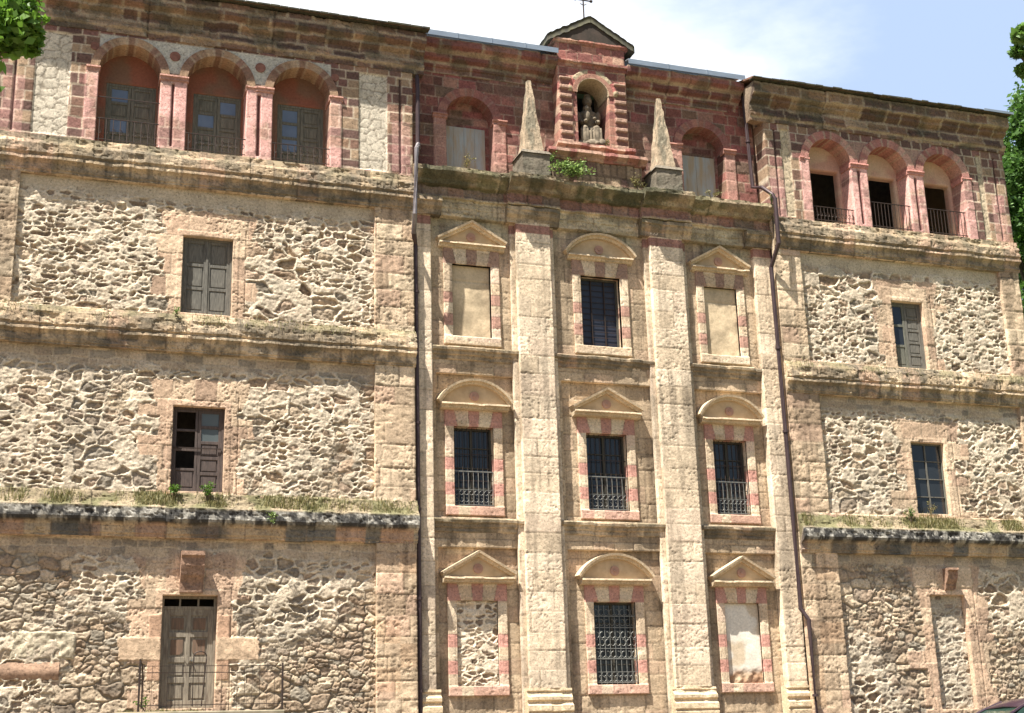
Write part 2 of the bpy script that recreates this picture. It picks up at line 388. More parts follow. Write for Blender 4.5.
def rubble_window(x, z, seed, ox0, ox1, oz0, oz1, small=.5, grey=.3, lint=.62, quoin=.4, dry=0.):
    """rubble with a surround of large pitted tan blocks round the opening"""
    h, c = rubble(x, z, seed, small, grey, dry)
    ah, ac = ashlar(x, z, seed + 70, (.40, .60), .62, [C(.56, .40, .275), C(.53, .37, .255), C(.60, .45, .31), C(.48, .335, .235)], C(.44, .34, .24), .012, .008, .8, rough=.014, wob=.03)
    kz = np.floor((z + h2(0, 0, seed) * .4) / .46); w = .30 + quoin * h2(kz, kz * 0, seed + 71) * (h2(kz, kz * 0 + 3, seed + 72) > .35)
    wr = .30 + quoin * h2(kz, kz * 0 + 7, seed + 73) * (h2(kz, kz * 0 + 9, seed + 74) > .35)
    wob = (fbm(x * 5, z * 5, seed + 75, 3) - .5) * .13
    inz = (z > oz0 - .05) & (z < oz1 + .02)
    m = inz & (x > ox0 - w + wob) & (x < ox1 + wr + wob)
    top = (z >= oz1) & (z < oz1 + lint + wob) & (x > ox0 - .36 - (z - oz1) * .35 + wob) & (x < ox1 + .42 + (z - oz1) * .25 + wob)
    bot = (z <= oz0) & (z > oz0 - .5) & (x > ox0 - .5 + wob) & (x < ox1 + .55 + wob)
    m = m | top | bot
    gr = (np.abs(x - (ox1 + .30)) < .014) & (z < oz1 + .25)
    trim = (x > ox0 - .14) & (x < ox1 + .14) & (z < oz1 + .13)
    ah = ah + .012 + np.where(trim, .012, 0) - gr * .03
    ac = np.where(trim[:, None], ac * 1.05, ac)
    return np.where(m, ah, h), np.where(m[:, None], ac, c)

# ================================================================== THE BUILDING
BLD = empty('monastery_building', 'long three storey stone monastery front with arched top galleries and a narrow columned centre', 'monastery')
WL0, WL1, WR0, WR1 = -1.28, 8.58, 18.73, 26.78
FL = -.6
DOOR = (2.90, 4.08, 1.28, 3.68)
def stainy(x, z, c, s=0):
    st = sst(.5, .72, fbm(x * 2.2, z * .35, 900 + s, 4))
    s2 = sst(.54, .74, fbm(x * 7, z * .45, 930 + s, 4)); return c * (1 - .30 * st)[:, None] * (1 - .32 * s2)[:, None]
def wing_wall(x, z, seed):
    h, c = ashlar(x, z, seed, (.38, .55), .85, BEIGE, C(.32, .24, .16), .014, .013, .95, rough=.010)
    pk = (h2(np.floor(x * 1.1), np.floor(z * 1.9), seed + 3) > .86) & (z < 6)
    c = np.where(pk[:, None], c * C(.98, .92, .88), c)
    h = h - .012 * sst(.5, .7, fbm(x * 6, z * 9, seed + 4, 3))
    return h, stainy(x, z, c)

# panels: (x0,x1,z0,z1, opening, kind)
PANELS_L = [(-1.0, 7.63, FL, 4.91, DOOR), (-1.0, 7.60, 5.90, 9.17, (2.96, 4.12, 5.97, 7.93)), (-.65, 7.60, 10.06, 13.20, (3.03, 4.19, 10.14, 12.04))]
PANELS_R = [(19.82, 26.3, FL, 4.95, (22.57, 23.66, .96, 3.88)), (19.73, 26.2, 5.95, 9.15, (22.5, 23.56, 6.04, 8.0)), (19.55, 26.12, 10.07, 13.2, (22.37, 23.4, 10.10, 12.04))]
for seed, (a, b), PP, res in ((100, (WL0, WL1), PANELS_L, .028), (200, (WR0, WR1), PANELS_R, .033)):
    sheet('wall', a, b, FL, 14.08, 0, lambda x, z, s=seed: wing_wall(x, z, s), BLD, holes=[p[:4] for p in PP], skirt=.13, res=res)
    for k, (x0, x1, z0, z1, op) in enumerate(PP):
        sm = [.47, .40, .50][k] + (.05 if seed == 200 else 0)
        def fn(x, z, s=seed + k * 13, o=op, sm=sm, z1=z1, k=k, L=(seed == 100)):
            h, c = rubble_window(x, z, s, *o, small=sm, grey=.75 if k < 2 else .35, lint=(.95 if k == 0 else .62), quoin=.55, dry=(.46 if k == 0 else .34 if k == 1 else 0))
            # smoother band of flat mortar at the head of every panel, darker flat stones
            wob = (fbm(x * 1.7, x * 0 + 3, s + 5, 3) - .5) * .3
            band = sst(z1 - .44 + wob, z1 - .26 + wob, z)
            hb, cb = ashlar(x, z, s + 9, (.16, .26), .38, [C(.42, .33, .235), C(.48, .375, .26), C(.30, .25, .19), C(.52, .41, .285), C(.44, .345, .245)], C(.52, .42, .30), .02, .010, .3, wob=.05)
            if k == 2: cb = C(.52, .43, .31) * (.85 + .3 * fbm(x * 3, z * 3, s + 6))[:, None]; hb = hb * .3
            h = h * (1 - band) + hb * band; c = mixc(c, cb, band)
            if k == 0 and L:                                            # ochre quoin stretching beside the door, banded stones
                q = ((z > 2.30) & (z < 2.78) & (x > 2.02 + .12 * (fbm(z * 6, x * 6, 71) - .5)) & (x < 4.93 + .3 * (fbm(z * 5, x * 5, 72) - .5)) & ((x < o[0]) | (x > o[1])))
                c = np.where(q[:, None], C(.55, .40, .27) * (.6 + .8 * fbm(x * 6, z * 6, 7, 4))[:, None], c); h = np.where(q, .03 + (fbm(x * 9, z * 9, 8) - .5) * .015, h)
                for za, zb in ((2.78, 3.25), (1.86, 2.30)):
                    q = (z > za) & (z < zb) & (((x > o[0] - .27) & (x < o[0])) | ((x > o[1]) & (x < o[1] + .27)))
                    c = np.where(q[:, None], C(.47, .30, .20), c); h = np.where(q, .022 + (fbm(x * 9, z * 9, 9) - .5) * .012, h)
            return h, c
        sheet('rubble_panel', x0 - .02, x1 + .02, z0, z1 + .02, .115, fn, BLD, holes=[(op[0], op[1], op[2], op[3])], skirt=.30, res=.02 if seed == 100 else .027)

# ---- wing cornices
def col_slab(x, y, z):                     # black lichened slab with mossy weathered top
    n = fbm(x * 7, z * 7 + y * 5, 31, 4); n2 = vn(x * 19, z * 19 + y * 9, 33)
    c = mixc(C(.055, .052, .048) * np.ones((len(x), 3)), C(.30, .28, .24) * np.ones((len(x), 3)), sst(.46, .62, n))
    c = mixc(c, C(.55, .52, .46) * np.ones((len(x), 3)), sst(.80, .92, n2) * .8)
    top = sst(5.49, 5.57, z); c2 = mixc(C(.29, .23, .15) * np.ones((len(x), 3)), C(.17, .155, .08) * np.ones((len(x), 3)), sst(.42, .62, fbm(x * 3, z * 5, 36)))
    c = mixc(c, c2, top)
    fr = ashlar(x, z * 0 + 4.1, 37, (.9, 1.0), .75, [C(.50, .37, .235), C(.44, .29, .20), C(.52, .41, .28), C(.20, .18, .15)], C(.3, .22, .15))[1]
    dk = sst(.48, .66, fbm(x * 1.3, z * .3, 38, 3))
    fr = mixc(fr, C(.10, .095, .085) * np.ones_like(fr), dk * .8)
    return mixc(fr, c, sst(5.17, 5.24, z))
def col_corn(zt, seed, moss=.8):
    def f(x, y, z):
        b = ashlar(x, z * 0 + seed * .03, seed, (.9, 1.0), .6, [C(.50, .38, .25), C(.43, .325, .21), C(.54, .42, .285), C(.37, .275, .18), C(.44, .305, .21)], C(.26, .20, .14), .03)[1]
        st = sst(.45, .62, fbm(x * 5, z * 6 + y * 6, seed + 1, 4)); b = mixc(b, C(.17, .14, .10) * np.ones_like(b), st * .75); b = mixc(b, C(.11, .095, .07) * np.ones_like(b), sst(.52, .66, fbm(x * .8, z * 2.2, seed + 5, 4)) * .6)
        m = sst(.46, .62, fbm(x * 2.1, z * 3, seed + 2, 4)) * sst(zt - .32, zt - .05, z) * moss
        b = mixc(b, C(.215, .185, .10) * np.ones_like(b), m * .8)
        return b
    return f
P1 = [(.10, 5.93), (-.01, 5.90), (-.10, 5.66), (-.20, 5.57), (-.235, 5.54), (-.245, 5.30), (-.21, 5.24), (-.12, 5.20), (-.075, 5.15), (-.07, 4.99), (-.04, 4.96), (-.03, 4.915), (.10, 4.905)]
P2 = [(.10, 10.08), (-.02, 10.05), (-.10, 9.93), (-.13, 9.88), (-.15, 9.60), (-.11, 9.57), (-.105, 9.53), (-.145, 9.51), (-.15, 9.46), (-.09, 9.42), (-.06, 9.38), (-.055, 9.22), (-.03, 9.20), (-.03, 9.165), (.10, 9.155)]
P3 = [(.10, 14.13), (-.06, 14.125), (-.075, 13.98), (-.13, 13.90), (-.145, 13.87), (-.155, 13.66), (-.11, 13.62), (-.105, 13.58), (-.15, 13.56), (-.155, 13.50), (-.09, 13.46), (-.06, 13.42), (-.055, 13.28), (-.03, 13.26), (-.03, 13.215), (.10, 13.20)]
for (a, b) in ((WL0 - .02, WL1 + .02), (WR0 + .02, WR1 + .05)):
    s = int(a) + 40
    mould('cornice', P1, a, b, col_slab, BLD, wear=.022, seed=s, res=.03)
    mould('cornice', P2, a, b, col_corn(10.05, 300 + s), BLD, wear=.018, seed=s + 1, res=.03)
    mould('cornice', P3, a, b, col_corn(14.0, 340 + s, .4), BLD, wear=.018, seed=s + 2, res=.03)

# ---- loggia storeys of the wings
ARCH_L = [1.63, 3.68, 5.74]; ARCH_R = [20.76, 22.66, 24.55]
SPR = 16.0
def logg(x, z, seed, arches, r, left):
    h, c = ashlar(x, z, seed, (.22, .34), .42, BROWN, C(.56, .47, .35), .018, .004, .3, rough=.012)
    a0, a1 = arches[0] - r, arches[-1] + r
    n = fbm(x * 3, z * 3, seed + 5)
    # spandrel plaster with scored joints
    if left:
        sp = (x > a0 - .02) & (x < a1 + .02) & (z > SPR + .12) & (z < 16.93)
        pl = C(.52, .49, .42) * (.85 + .3 * n)[:, None]
        d = np.abs(((x * 1.3 + z * 2.1 + .3 * fbm(x * 5, z * 5, 3)) % .42) - .21); d2 = np.abs(((x * 1.3 - z * 2.1 + .3 * fbm(x * 5, z * 5, 4)) % .42) - .21)
        ln = np.maximum(1 - sst(.004, .02, d), 1 - sst(.004, .02, d2)); pl = mixc(pl, C(.25, .22, .19) * np.ones_like(pl), ln * .6)
        c = np.where(sp[:, None], pl, c); h = np.where(sp, -.005 - .006 * ln, h)
    else:
        sp = (x > a0 - .05) & (x < a1 + .05) & (z > SPR + .1) & (z < 16.75)
        c = np.where(sp[:, None], mixc(c, C(.42, .27, .21) * np.ones_like(c), .6 + .3 * n), c)
    # painted pink on piers
    for k in range(len(arches) - 1):
        pc = (arches[k] + arches[k + 1]) / 2; pw = (arches[k + 1] - arches[k]) / 2 - r
        m = (np.abs(x - pc) < pw + .01) & (z < SPR + .02)
        fade = sst(.32, .55, fbm(x * 2.5, z * 2.5, seed + 6, 3)) * .65 + .35
        pk = mixc(c, PINK * (.9 + .25 * n)[:, None], fade); c = np.where(m[:, None], pk, c); h = np.where(m, h * .4 + .01, h)
        g = (np.abs(x - pc + .01) < .032) & (z < SPR - .16) & (z > 14.22); h = np.where(g, -.05, h); c = np.where(g[:, None], C(.17, .075, .065), c)
    for side, e in ((-1, a0), (1, a1)):                                # end jamb strips
        pd = (x - e) * side; m = (pd > -.01) & (pd < .29) & (z < SPR + .02)
        pk = mixc(c, PINK * (.9 + .2 * n)[:, None], .35 + .5 * sst(.4, .6, fbm(x * 2, z * 2, seed + 8)))
        c = np.where(m[:, None], pk, c); h = np.where(m, h + .035, h)
    # plaster fields
    fields = ([(-.52, .28), (7.20, 7.93)] if left else [(19.26, 19.52), (25.80, 26.02)])
    for q, (f0, f1) in enumerate(fields):
        m = (x > f0) & (x < f1) & (z > 14.18) & (z < 16.82)
        F1, F2, ci, cj = voro((x + (fbm(x * 4, z * 4, 5) - .5) * .3) / .3, (z + (fbm(x * 4, z * 4, 6) - .5) * .2) / .24, seed + 60 + q)
        l = 1 - sst(.04, .13, F2 - F1)
        pl = (C(.60, .53, .42) if left else C(.52, .42, .29)) * (.85 + .3 * n)[:, None]; pl = mixc(pl, C(.24, .20, .15) * np.ones_like(pl), l * .75)
        c = np.where(m[:, None], pl, c); h = np.where(m, -.035 - .01 * l + .01 * (n - .5), h)
    for g0 in ([-.93, 8.27] if left else [19.05, 26.42]):
        g = (np.abs(x - g0) < .03) & (z > 14.2) & (z < 16.8); h = np.where(g, -.05, h); c = np.where(g[:, None], C(.10, .06, .05), c)
        m = (np.abs(x - g0) < .24) & (z < 15.6); c = np.where(m[:, None], mixc(c, PINK * np.ones_like(c), .35), c)
    return h, c
def ring(name, cx, cz, r0, r1, yf, depth, fn, parent, nseg=48):
    th = np.linspace(math.pi, 0, nseg + 1); path = [(cx + r0 * math.cos(t), cz + r0 * math.sin(t)) for t in th]
    k = max(2, int(depth / .12))
    prof = [(0, yf + depth * i / k) for i in range(k, 0, -1)] + [(0.0, yf)] + [((r1 - r0) * i / 5, yf) for i in range(1, 6)] + [(r1 - r0, yf + .06)]
    return sweep(name, path, prof, fn, parent, wear=.008, caps=False, res=9)
def vouss(pal, jc, n, L):
    def f(u, nn, x, z):
        i = np.floor(u / L * n); d = np.abs(u / L * n - np.round(u / L * n)) * L / n
        c = pick(pal, h2(i, i * 0, 77 + n)) * (.85 + .3 * h2(i, i * 0 + 2, 78))[:, None]
        return mixc(c, jc * np.ones_like(c), (1 - sst(.006, .02, d)) * .7)
    return f
TAN_V = [C(.36, .235, .15), C(.43, .30, .195), C(.30, .18, .12), C(.24, .14, .10)]
RED_V = [C(.42, .20, .165), C(.36, .155, .13), C(.48, .27, .21)]
def impost(x0, x1, yf, z, depth, parent, c):
    pr = [(yf + depth, z + .0), (yf - .05, z + .0), (yf - .06, z - .04), (yf - .03, z - .06), (yf - .025, z - .12), (yf + .0, z - .14), (yf + depth, z - .145)]
    mould('impost', pr, x0, x1, lambda x, y, zz: c * (.85 + .3 * fbm(x * 5, zz * 5, 3))[:, None], parent, wear=.006, res=.05)
for arches, r, left in ((ARCH_L, .715, True), (ARCH_R, .685, False)):
    a, b = (WL0, WL1) if left else (WR0, WR1); dep = .55
    def cutf(X, Z, A=arches, r=r):
        m = np.zeros_like(X, bool)
        for cx in A: m |= (np.hypot(X - cx, Z - SPR) < r + .07) & (Z > SPR - .01)
        return m
    sheet('gallery_wall', a, b, 14.06, 17.0, -.005, lambda x, z, A=arches, r=r, l=left: logg(x, z, 500 if l else 600, A, r, l), BLD,
          holes=[(cx - r, cx + r, 14.12, SPR) for cx in arches], cut=cutf, skirt=dep, res=.028)
    L = math.pi * r
    for cx in arches:
        o = ring('arch', cx, SPR, r, r + (.20 if left else .24), -.045, dep + .05, vouss(TAN_V if left else RED_V, C(.45, .35, .25), 13, L), BLD)
    ed = [arches[0] - r - .29] + [v for cx in arches for v in (cx - r - .0, cx + r + .0)] + [arches[-1] + r + .29]
    for i in range(0, len(ed), 2):
        impost(ed[i] - (.03 if i else 0), ed[i + 1] + .03, -.02, SPR + .05, .5, BLD, C(.44, .24, .19) if left else C(.50, .24, .20))
    if left:                                                            # red roundels between the arches
        for k in range(-1, 3):
            pc = [arches[0] - r - .12, (arches[0] + arches[1]) / 2, (arches[1] + arches[2]) / 2, arches[2] + r + .12][k + 1]
            rr = .125 if k in (0, 1) else .10
            mb = MB(); mb.poly([(pc + rr * math.cos(t), -.025, 16.58 + rr * math.sin(t)) for t in np.linspace(0, 2 * math.pi, 20, endpoint=False)], (0, .03, 0))
            mb.build('roundel', simple('red_roundel_stone', (.26, .12, .09), .9) if k < 0 else bpy.data.materials['red_roundel_stone'], BLD)
    # back wall of the gallery
    ops = [(cx - .50, cx + .66, 14.16, 15.94) for cx in arches] if left else [(cx - .50, cx + .60, 14.16, 15.97) for cx in arches]
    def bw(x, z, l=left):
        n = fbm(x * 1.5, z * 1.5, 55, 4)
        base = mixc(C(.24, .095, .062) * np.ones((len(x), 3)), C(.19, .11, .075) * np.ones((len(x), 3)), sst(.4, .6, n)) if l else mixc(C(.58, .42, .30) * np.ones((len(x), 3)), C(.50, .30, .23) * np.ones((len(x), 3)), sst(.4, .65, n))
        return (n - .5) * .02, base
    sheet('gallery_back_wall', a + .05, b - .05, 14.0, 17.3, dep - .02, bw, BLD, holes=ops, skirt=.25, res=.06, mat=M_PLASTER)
    # gallery floor slab
    MB().box(a + .03, b - .03, -.02, dep + .1, 13.9, 14.135).build('gallery_floor', M_RENDER, BLD)

# ---- crowning cornice of the wings
def col_top(seed, pal=None):
    pl = pal or [C(.20, .12, .085), C(.15, .095, .075), C(.27, .18, .12), C(.13, .085, .07), C(.33, .235, .16)]
    def f(x, y, z):
        c = ashlar(x, z, seed, (.22, .30), .8, pl, C(.42, .34, .25), .035)[1]
        return mixc(c, C(.09, .085, .06) * np.ones_like(c), sst(.5, .68, fbm(x * 2, z * 3, seed + 3)) * .6)
    return f
PT = [(.2, 18.02), (-.36, 18.015), (-.37, 17.97), (-.36, 17.70), (-.28, 17.66), (-.20, 17.63), (-.19, 17.55), (-.12, 17.51), (-.06, 17.48), (-.055, 17.24), (-.11, 17.22), (-.11, 17.15), (-.05, 17.09), (-.04, 16.985), (.2, 16.98)]
mould('crowning_cornice', PT, WL0 - .03, WL1 + .30, col_top(700), BLD, wear=.018, seed=81, res=.04, sag=.02)
mould('crowning_cornice', PT, WR0 - .42, WR1 + .1, col_top(710), BLD, wear=.018, seed=82, res=.04, sag=.02)

# ================= CENTRE
CX = 13.68
YP, YB, YR = .15, .36, .46          # pilaster face, bay wall, recessed bay panels
bays = [(9.20, 11.22), (12.49, 15.02), (16.18, 18.22)]
WIN = {}
cols = [(9.66, 10.68), (13.13, 14.24), (16.68, 17.66)]
rows = [(1.69, 3.66), (5.90, 7.87), (10.13, 12.04)]
def centre_wall(x, z, s=800):
    h, c = ashlar(x, z, s, (.34, .48), .7, TANBAY, C(.30, .23, .155), .014, .011, .6, rough=.007)
    low = sst(2.2, .6, z) * .6; h = h - low * .02 * sst(.5, .7, fbm(x * 8, z * 8, s + 2))
    up = sst(12.1, 12.9, z) * sst(.4, .6, fbm(x * 2, z * 2, s + 3)); c = mixc(c, C(.44, .39, .26) * np.ones_like(c), up * .6)
    return h, stainy(x, z, c, 3)
pan = [(a, b, zz0, zz1) for (a, b) in bays for (zz0, zz1) in ((FL, 4.90), (5.62, 9.17))]
sheet('wall', WL1 - .02, WR0 + .02, FL, 13.25, YB, centre_wall, BLD, holes=pan + [(c0, c1, *rows[2]) for c0, c1 in cols], skirt=.11, res=.03)
for k, (a, b) in enumerate(bays):
    for q, (z0, z1) in enumerate(((FL, 4.90), (5.62, 9.17))):
        sheet('bay_panel', a - .01, b + .01, z0, z1 + .01, YR, lambda x, z, s=820 + k * 3 + q: centre_wall(x, z, s), BLD, holes=[(*cols[k], *rows[q])], skirt=.05, res=.03)
def sur_col(o, seed, topz, jw):
    x0, x1, z0, z1 = o
    dark = z0 > 10
    pk = C(.46, .27, .205) if dark else C(.55, .29, .23); pk2 = C(.34, .22, .165) if dark else C(.50, .27, .215)
    def f(x, z):
        n = fbm(x * 5, z * 5, seed, 3)
        cr = pick(CREAM, h2(np.floor(z * 2.5), np.floor(x), seed)) * (.9 + .2 * n)[:, None]
        H = z1 - z0; t = (z - z0) / H
        lev = np.digitize(t, [0.14, .30, .45, .60, .76])            # jamb blocks bottom to top
        pinkj = (lev == 1) | (lev == 3); side = x > (x0 + x1) / 2
        pinkj = np.where(side, (lev == 1) | (lev == 3), (lev == 2) | (lev == 4) if False else (lev == 1) | (lev == 3))
        jamb = ((x < x0) | (x > x1)) & (z > z0) & (z < z1)
        cj = np.where(pinkj[:, None], pk * (.85 + .3 * n)[:, None], cr)
        # flat arch: splayed blocks
        mid = (x0 + x1) / 2; zz = (z - z1) / .4; u = (x - mid) / ((x1 - x0) / 2 + jw) / (.82 + .18 * zz)
        ul = np.abs(u); pinkl = (ul < .20) | (ul > .68)
        bl = np.minimum(np.abs(ul - .20), np.abs(ul - .68)) < .012
        cl = np.where(pinkl[:, None], pk2 * (.85 + .3 * n)[:, None], cr * .97)
        bot = z <= z0; ub = (x - x0) / (x1 - x0); pb = ((ub < .08) | (ub > .35)) if not dark else (ub > 2)
        cb = np.where(pb[:, None], mixc(cr, pk * np.ones_like(cr), .6), cr)
        c = np.where((z >= z1)[:, None], cl, np.where(bot[:, None], cb, cj))
        e = np.minimum.reduce([np.abs(t - q) * H for q in (0.14, .30, .45, .60, .76)]) < .008
        jn = (e & jamb) | (bl & (z >= z1)); c = np.where(jn[:, None], c * .7, c)
        lip = ((x > x0 - .055) & (x < x1 + .055) & (z < z1 + .055)) & (z > z0)
        h = (n - .5) * .012 - jn * .006 - sst(.6, .75, fbm(x * 12, z * 12, seed + 2)) * .01 + np.where(bot, .03, 0) - np.where(lip, .012, 0)
        return h, c
    return f
M_IRON2 = M_GREYIRON
def pediment(k, o, kind, row):
    x0, x1, z0, z1 = o; mid = (x0 + x1) / 2; hw = (x1 - x0) / 2 + .36
    zb = z1 + .42; H = .60
    g = empty('pediment', parent=BLD)
    cf = lambda u, n, x, z: C(.58, .45, .30) * (.85 + .3 * fbm(x * 4, z * 4, 12))[:, None]
    cm = lambda x, y, z: C(.55, .43, .29) * (.75 + .45 * fbm(x * 5, z * 5, 13))[:, None]
    mould('pediment_base', [(YB + .09, zb + .12), (YB - .19, zb + .115), (YB - .20, zb + .07), (YB - .12, zb + .055), (YB - .10, zb + .0), (YB - .04, zb - .02), (YB + .09, zb - .025)], mid - hw, mid + hw, cm, g, wear=.006, res=.05)
    prof = [(0, YB + .09), (0, YB - .10), (.055, YB - .12), (.065, YB - .19), (.12, YB - .20), (.13, YB + .09)]
    if kind == 't': path = [(mid - hw, zb + .115), (mid, zb + H), (mid + hw, zb + .115)]
    else:
        h = H - .1; Rr = (hw * hw + h * h) / (2 * h); an = math.asin(hw / Rr)
        path = [(mid + Rr * math.sin(t), zb + .115 + h - Rr + Rr * math.cos(t)) for t in np.linspace(-an, an, 25)]
    sweep('raking_moulding', path, prof, cf, g, wear=.003, res=.08)
    # tympanum field + roundel
    pts = [(px, YB - .02, pz + .02) for px, pz in path]
    mb = MB(); mb.poly(pts, (0, .12, 0)); mb.build('tympanum', M_TYMP, g)
    rr = .12; zc = zb + .32
    mb = MB(); mb.poly([(mid + rr * math.cos(t), YB - .05, zc + rr * math.sin(t)) for t in np.linspace(0, 2 * math.pi, 20, endpoint=False)], (0, .04, 0))
    mb.poly([(mid + .035 * math.cos(t), YB - .07, zc + .035 * math.sin(t)) for t in np.linspace(0, 2 * math.pi, 10, endpoint=False)], (0, .02, 0))
    mb.build('roundel', M_ROUND, g)
M_TYMP = simple('tympanum_sandstone', (.54, .40, .25), .95, 0, (.42, .30, .18), 4, .4)
M_ROUND = simple('pink_roundel_stone', (.42, .25, .185), .95, 0, (.33, .19, .14), 7, .3)

def leaf_panelled(g, x0, x1, z0, z1, y, mat, npan, pm=None, fr=.07, panes=(), pane_mat=None, th=.045):
    """one leaf: stiles, rails and recessed panels"""
    mb = MB(); mb.box(x0, x0 + fr, y, y + th, z0, z1, .004); mb.box(x1 - fr, x1, y, y + th, z0, z1, .004)
    H = (z1 - z0 - fr) / npan
    for k in range(npan + 1): mb.box(x0 + fr, x1 - fr, y + .002, y + th - .002, z0 + k * H, z0 + k * H + fr, .004)
    o = mb.build('shutter_leaf', mat, g)
    for k in range(npan):
        a, b = z0 + k * H + fr, z0 + (k + 1) * H
        if k in panes:
            if pane_mat is not None: MB().box(x0 + fr - .004, x1 - fr + .004, y + .022, y + .028, a - .004, b + .004).build('pane', pane_mat, g)
        else:
            m2 = MB(); m2.box(x0 + fr - .004, x1 - fr + .004, y + .025, y + .035, a - .004, b + .004)
            m2.box(x0 + fr + .03, x1 - fr - .03, y + .012, y + .026, a + .03, b - .03, .008); m2.build('shutter_panel', pm or mat, g)
def outer_frame(g, o, y, mat, w=.05, d=.07):
    x0, x1, z0, z1 = o; mb = MB()
    mb.box(x0 + .002, x0 + w, y, y + d, z0, z1, .004); mb.box(x1 - w, x1 - .002, y, y + d, z0, z1, .004)
    mb.box(x0 + w, x1 - w, y + .001, y + d - .001, z1 - w, z1 - .002, .004); mb.box(x0 + w, x1 - w, y + .001, y + d - .001, z0 + .002, z0 + w, .004)
    mb.build('frame', mat, g)
def balustrade(g, x0, x1, z0, z1, y, mat, n=7, scroll=True, r=.008, name='railing'):
    mb = MB(); mb.box(x0, x1, y - .012, y + .012, z1 - .015, z1 + .01); mb.box(x0, x1, y - .01, y + .01, z0 + .05, z0 + .07)
    mz = z0 + (z1 - z0) * .48
    if scroll: mb.box(x0, x1, y - .008, y + .008, mz, mz + .015)
    for k in range(n + 1):
        x = x0 + (x1 - x0) * (k + .0) / n; x = min(max(x, x0 + r), x1 - r)
        mb.tube([(x, y, z0), (x, y, z1)], r, 5)
        if scroll and k < n:
            w = (x1 - x0) / n; cxx = x0 + w * (k + .5); rr = w * .38
            for zc in (z0 + (mz - z0) * .35 + .03, z0 + (mz - z0) * .78 + .02):
                mb.tube([(cxx + rr * math.cos(t) * (1 if zc < mz - .15 else -1), y, zc + rr * math.sin(t)) for t in np.linspace(-2.6, 1.6, 9)], r * .7, 4)
    mb.build(name, mat, g)

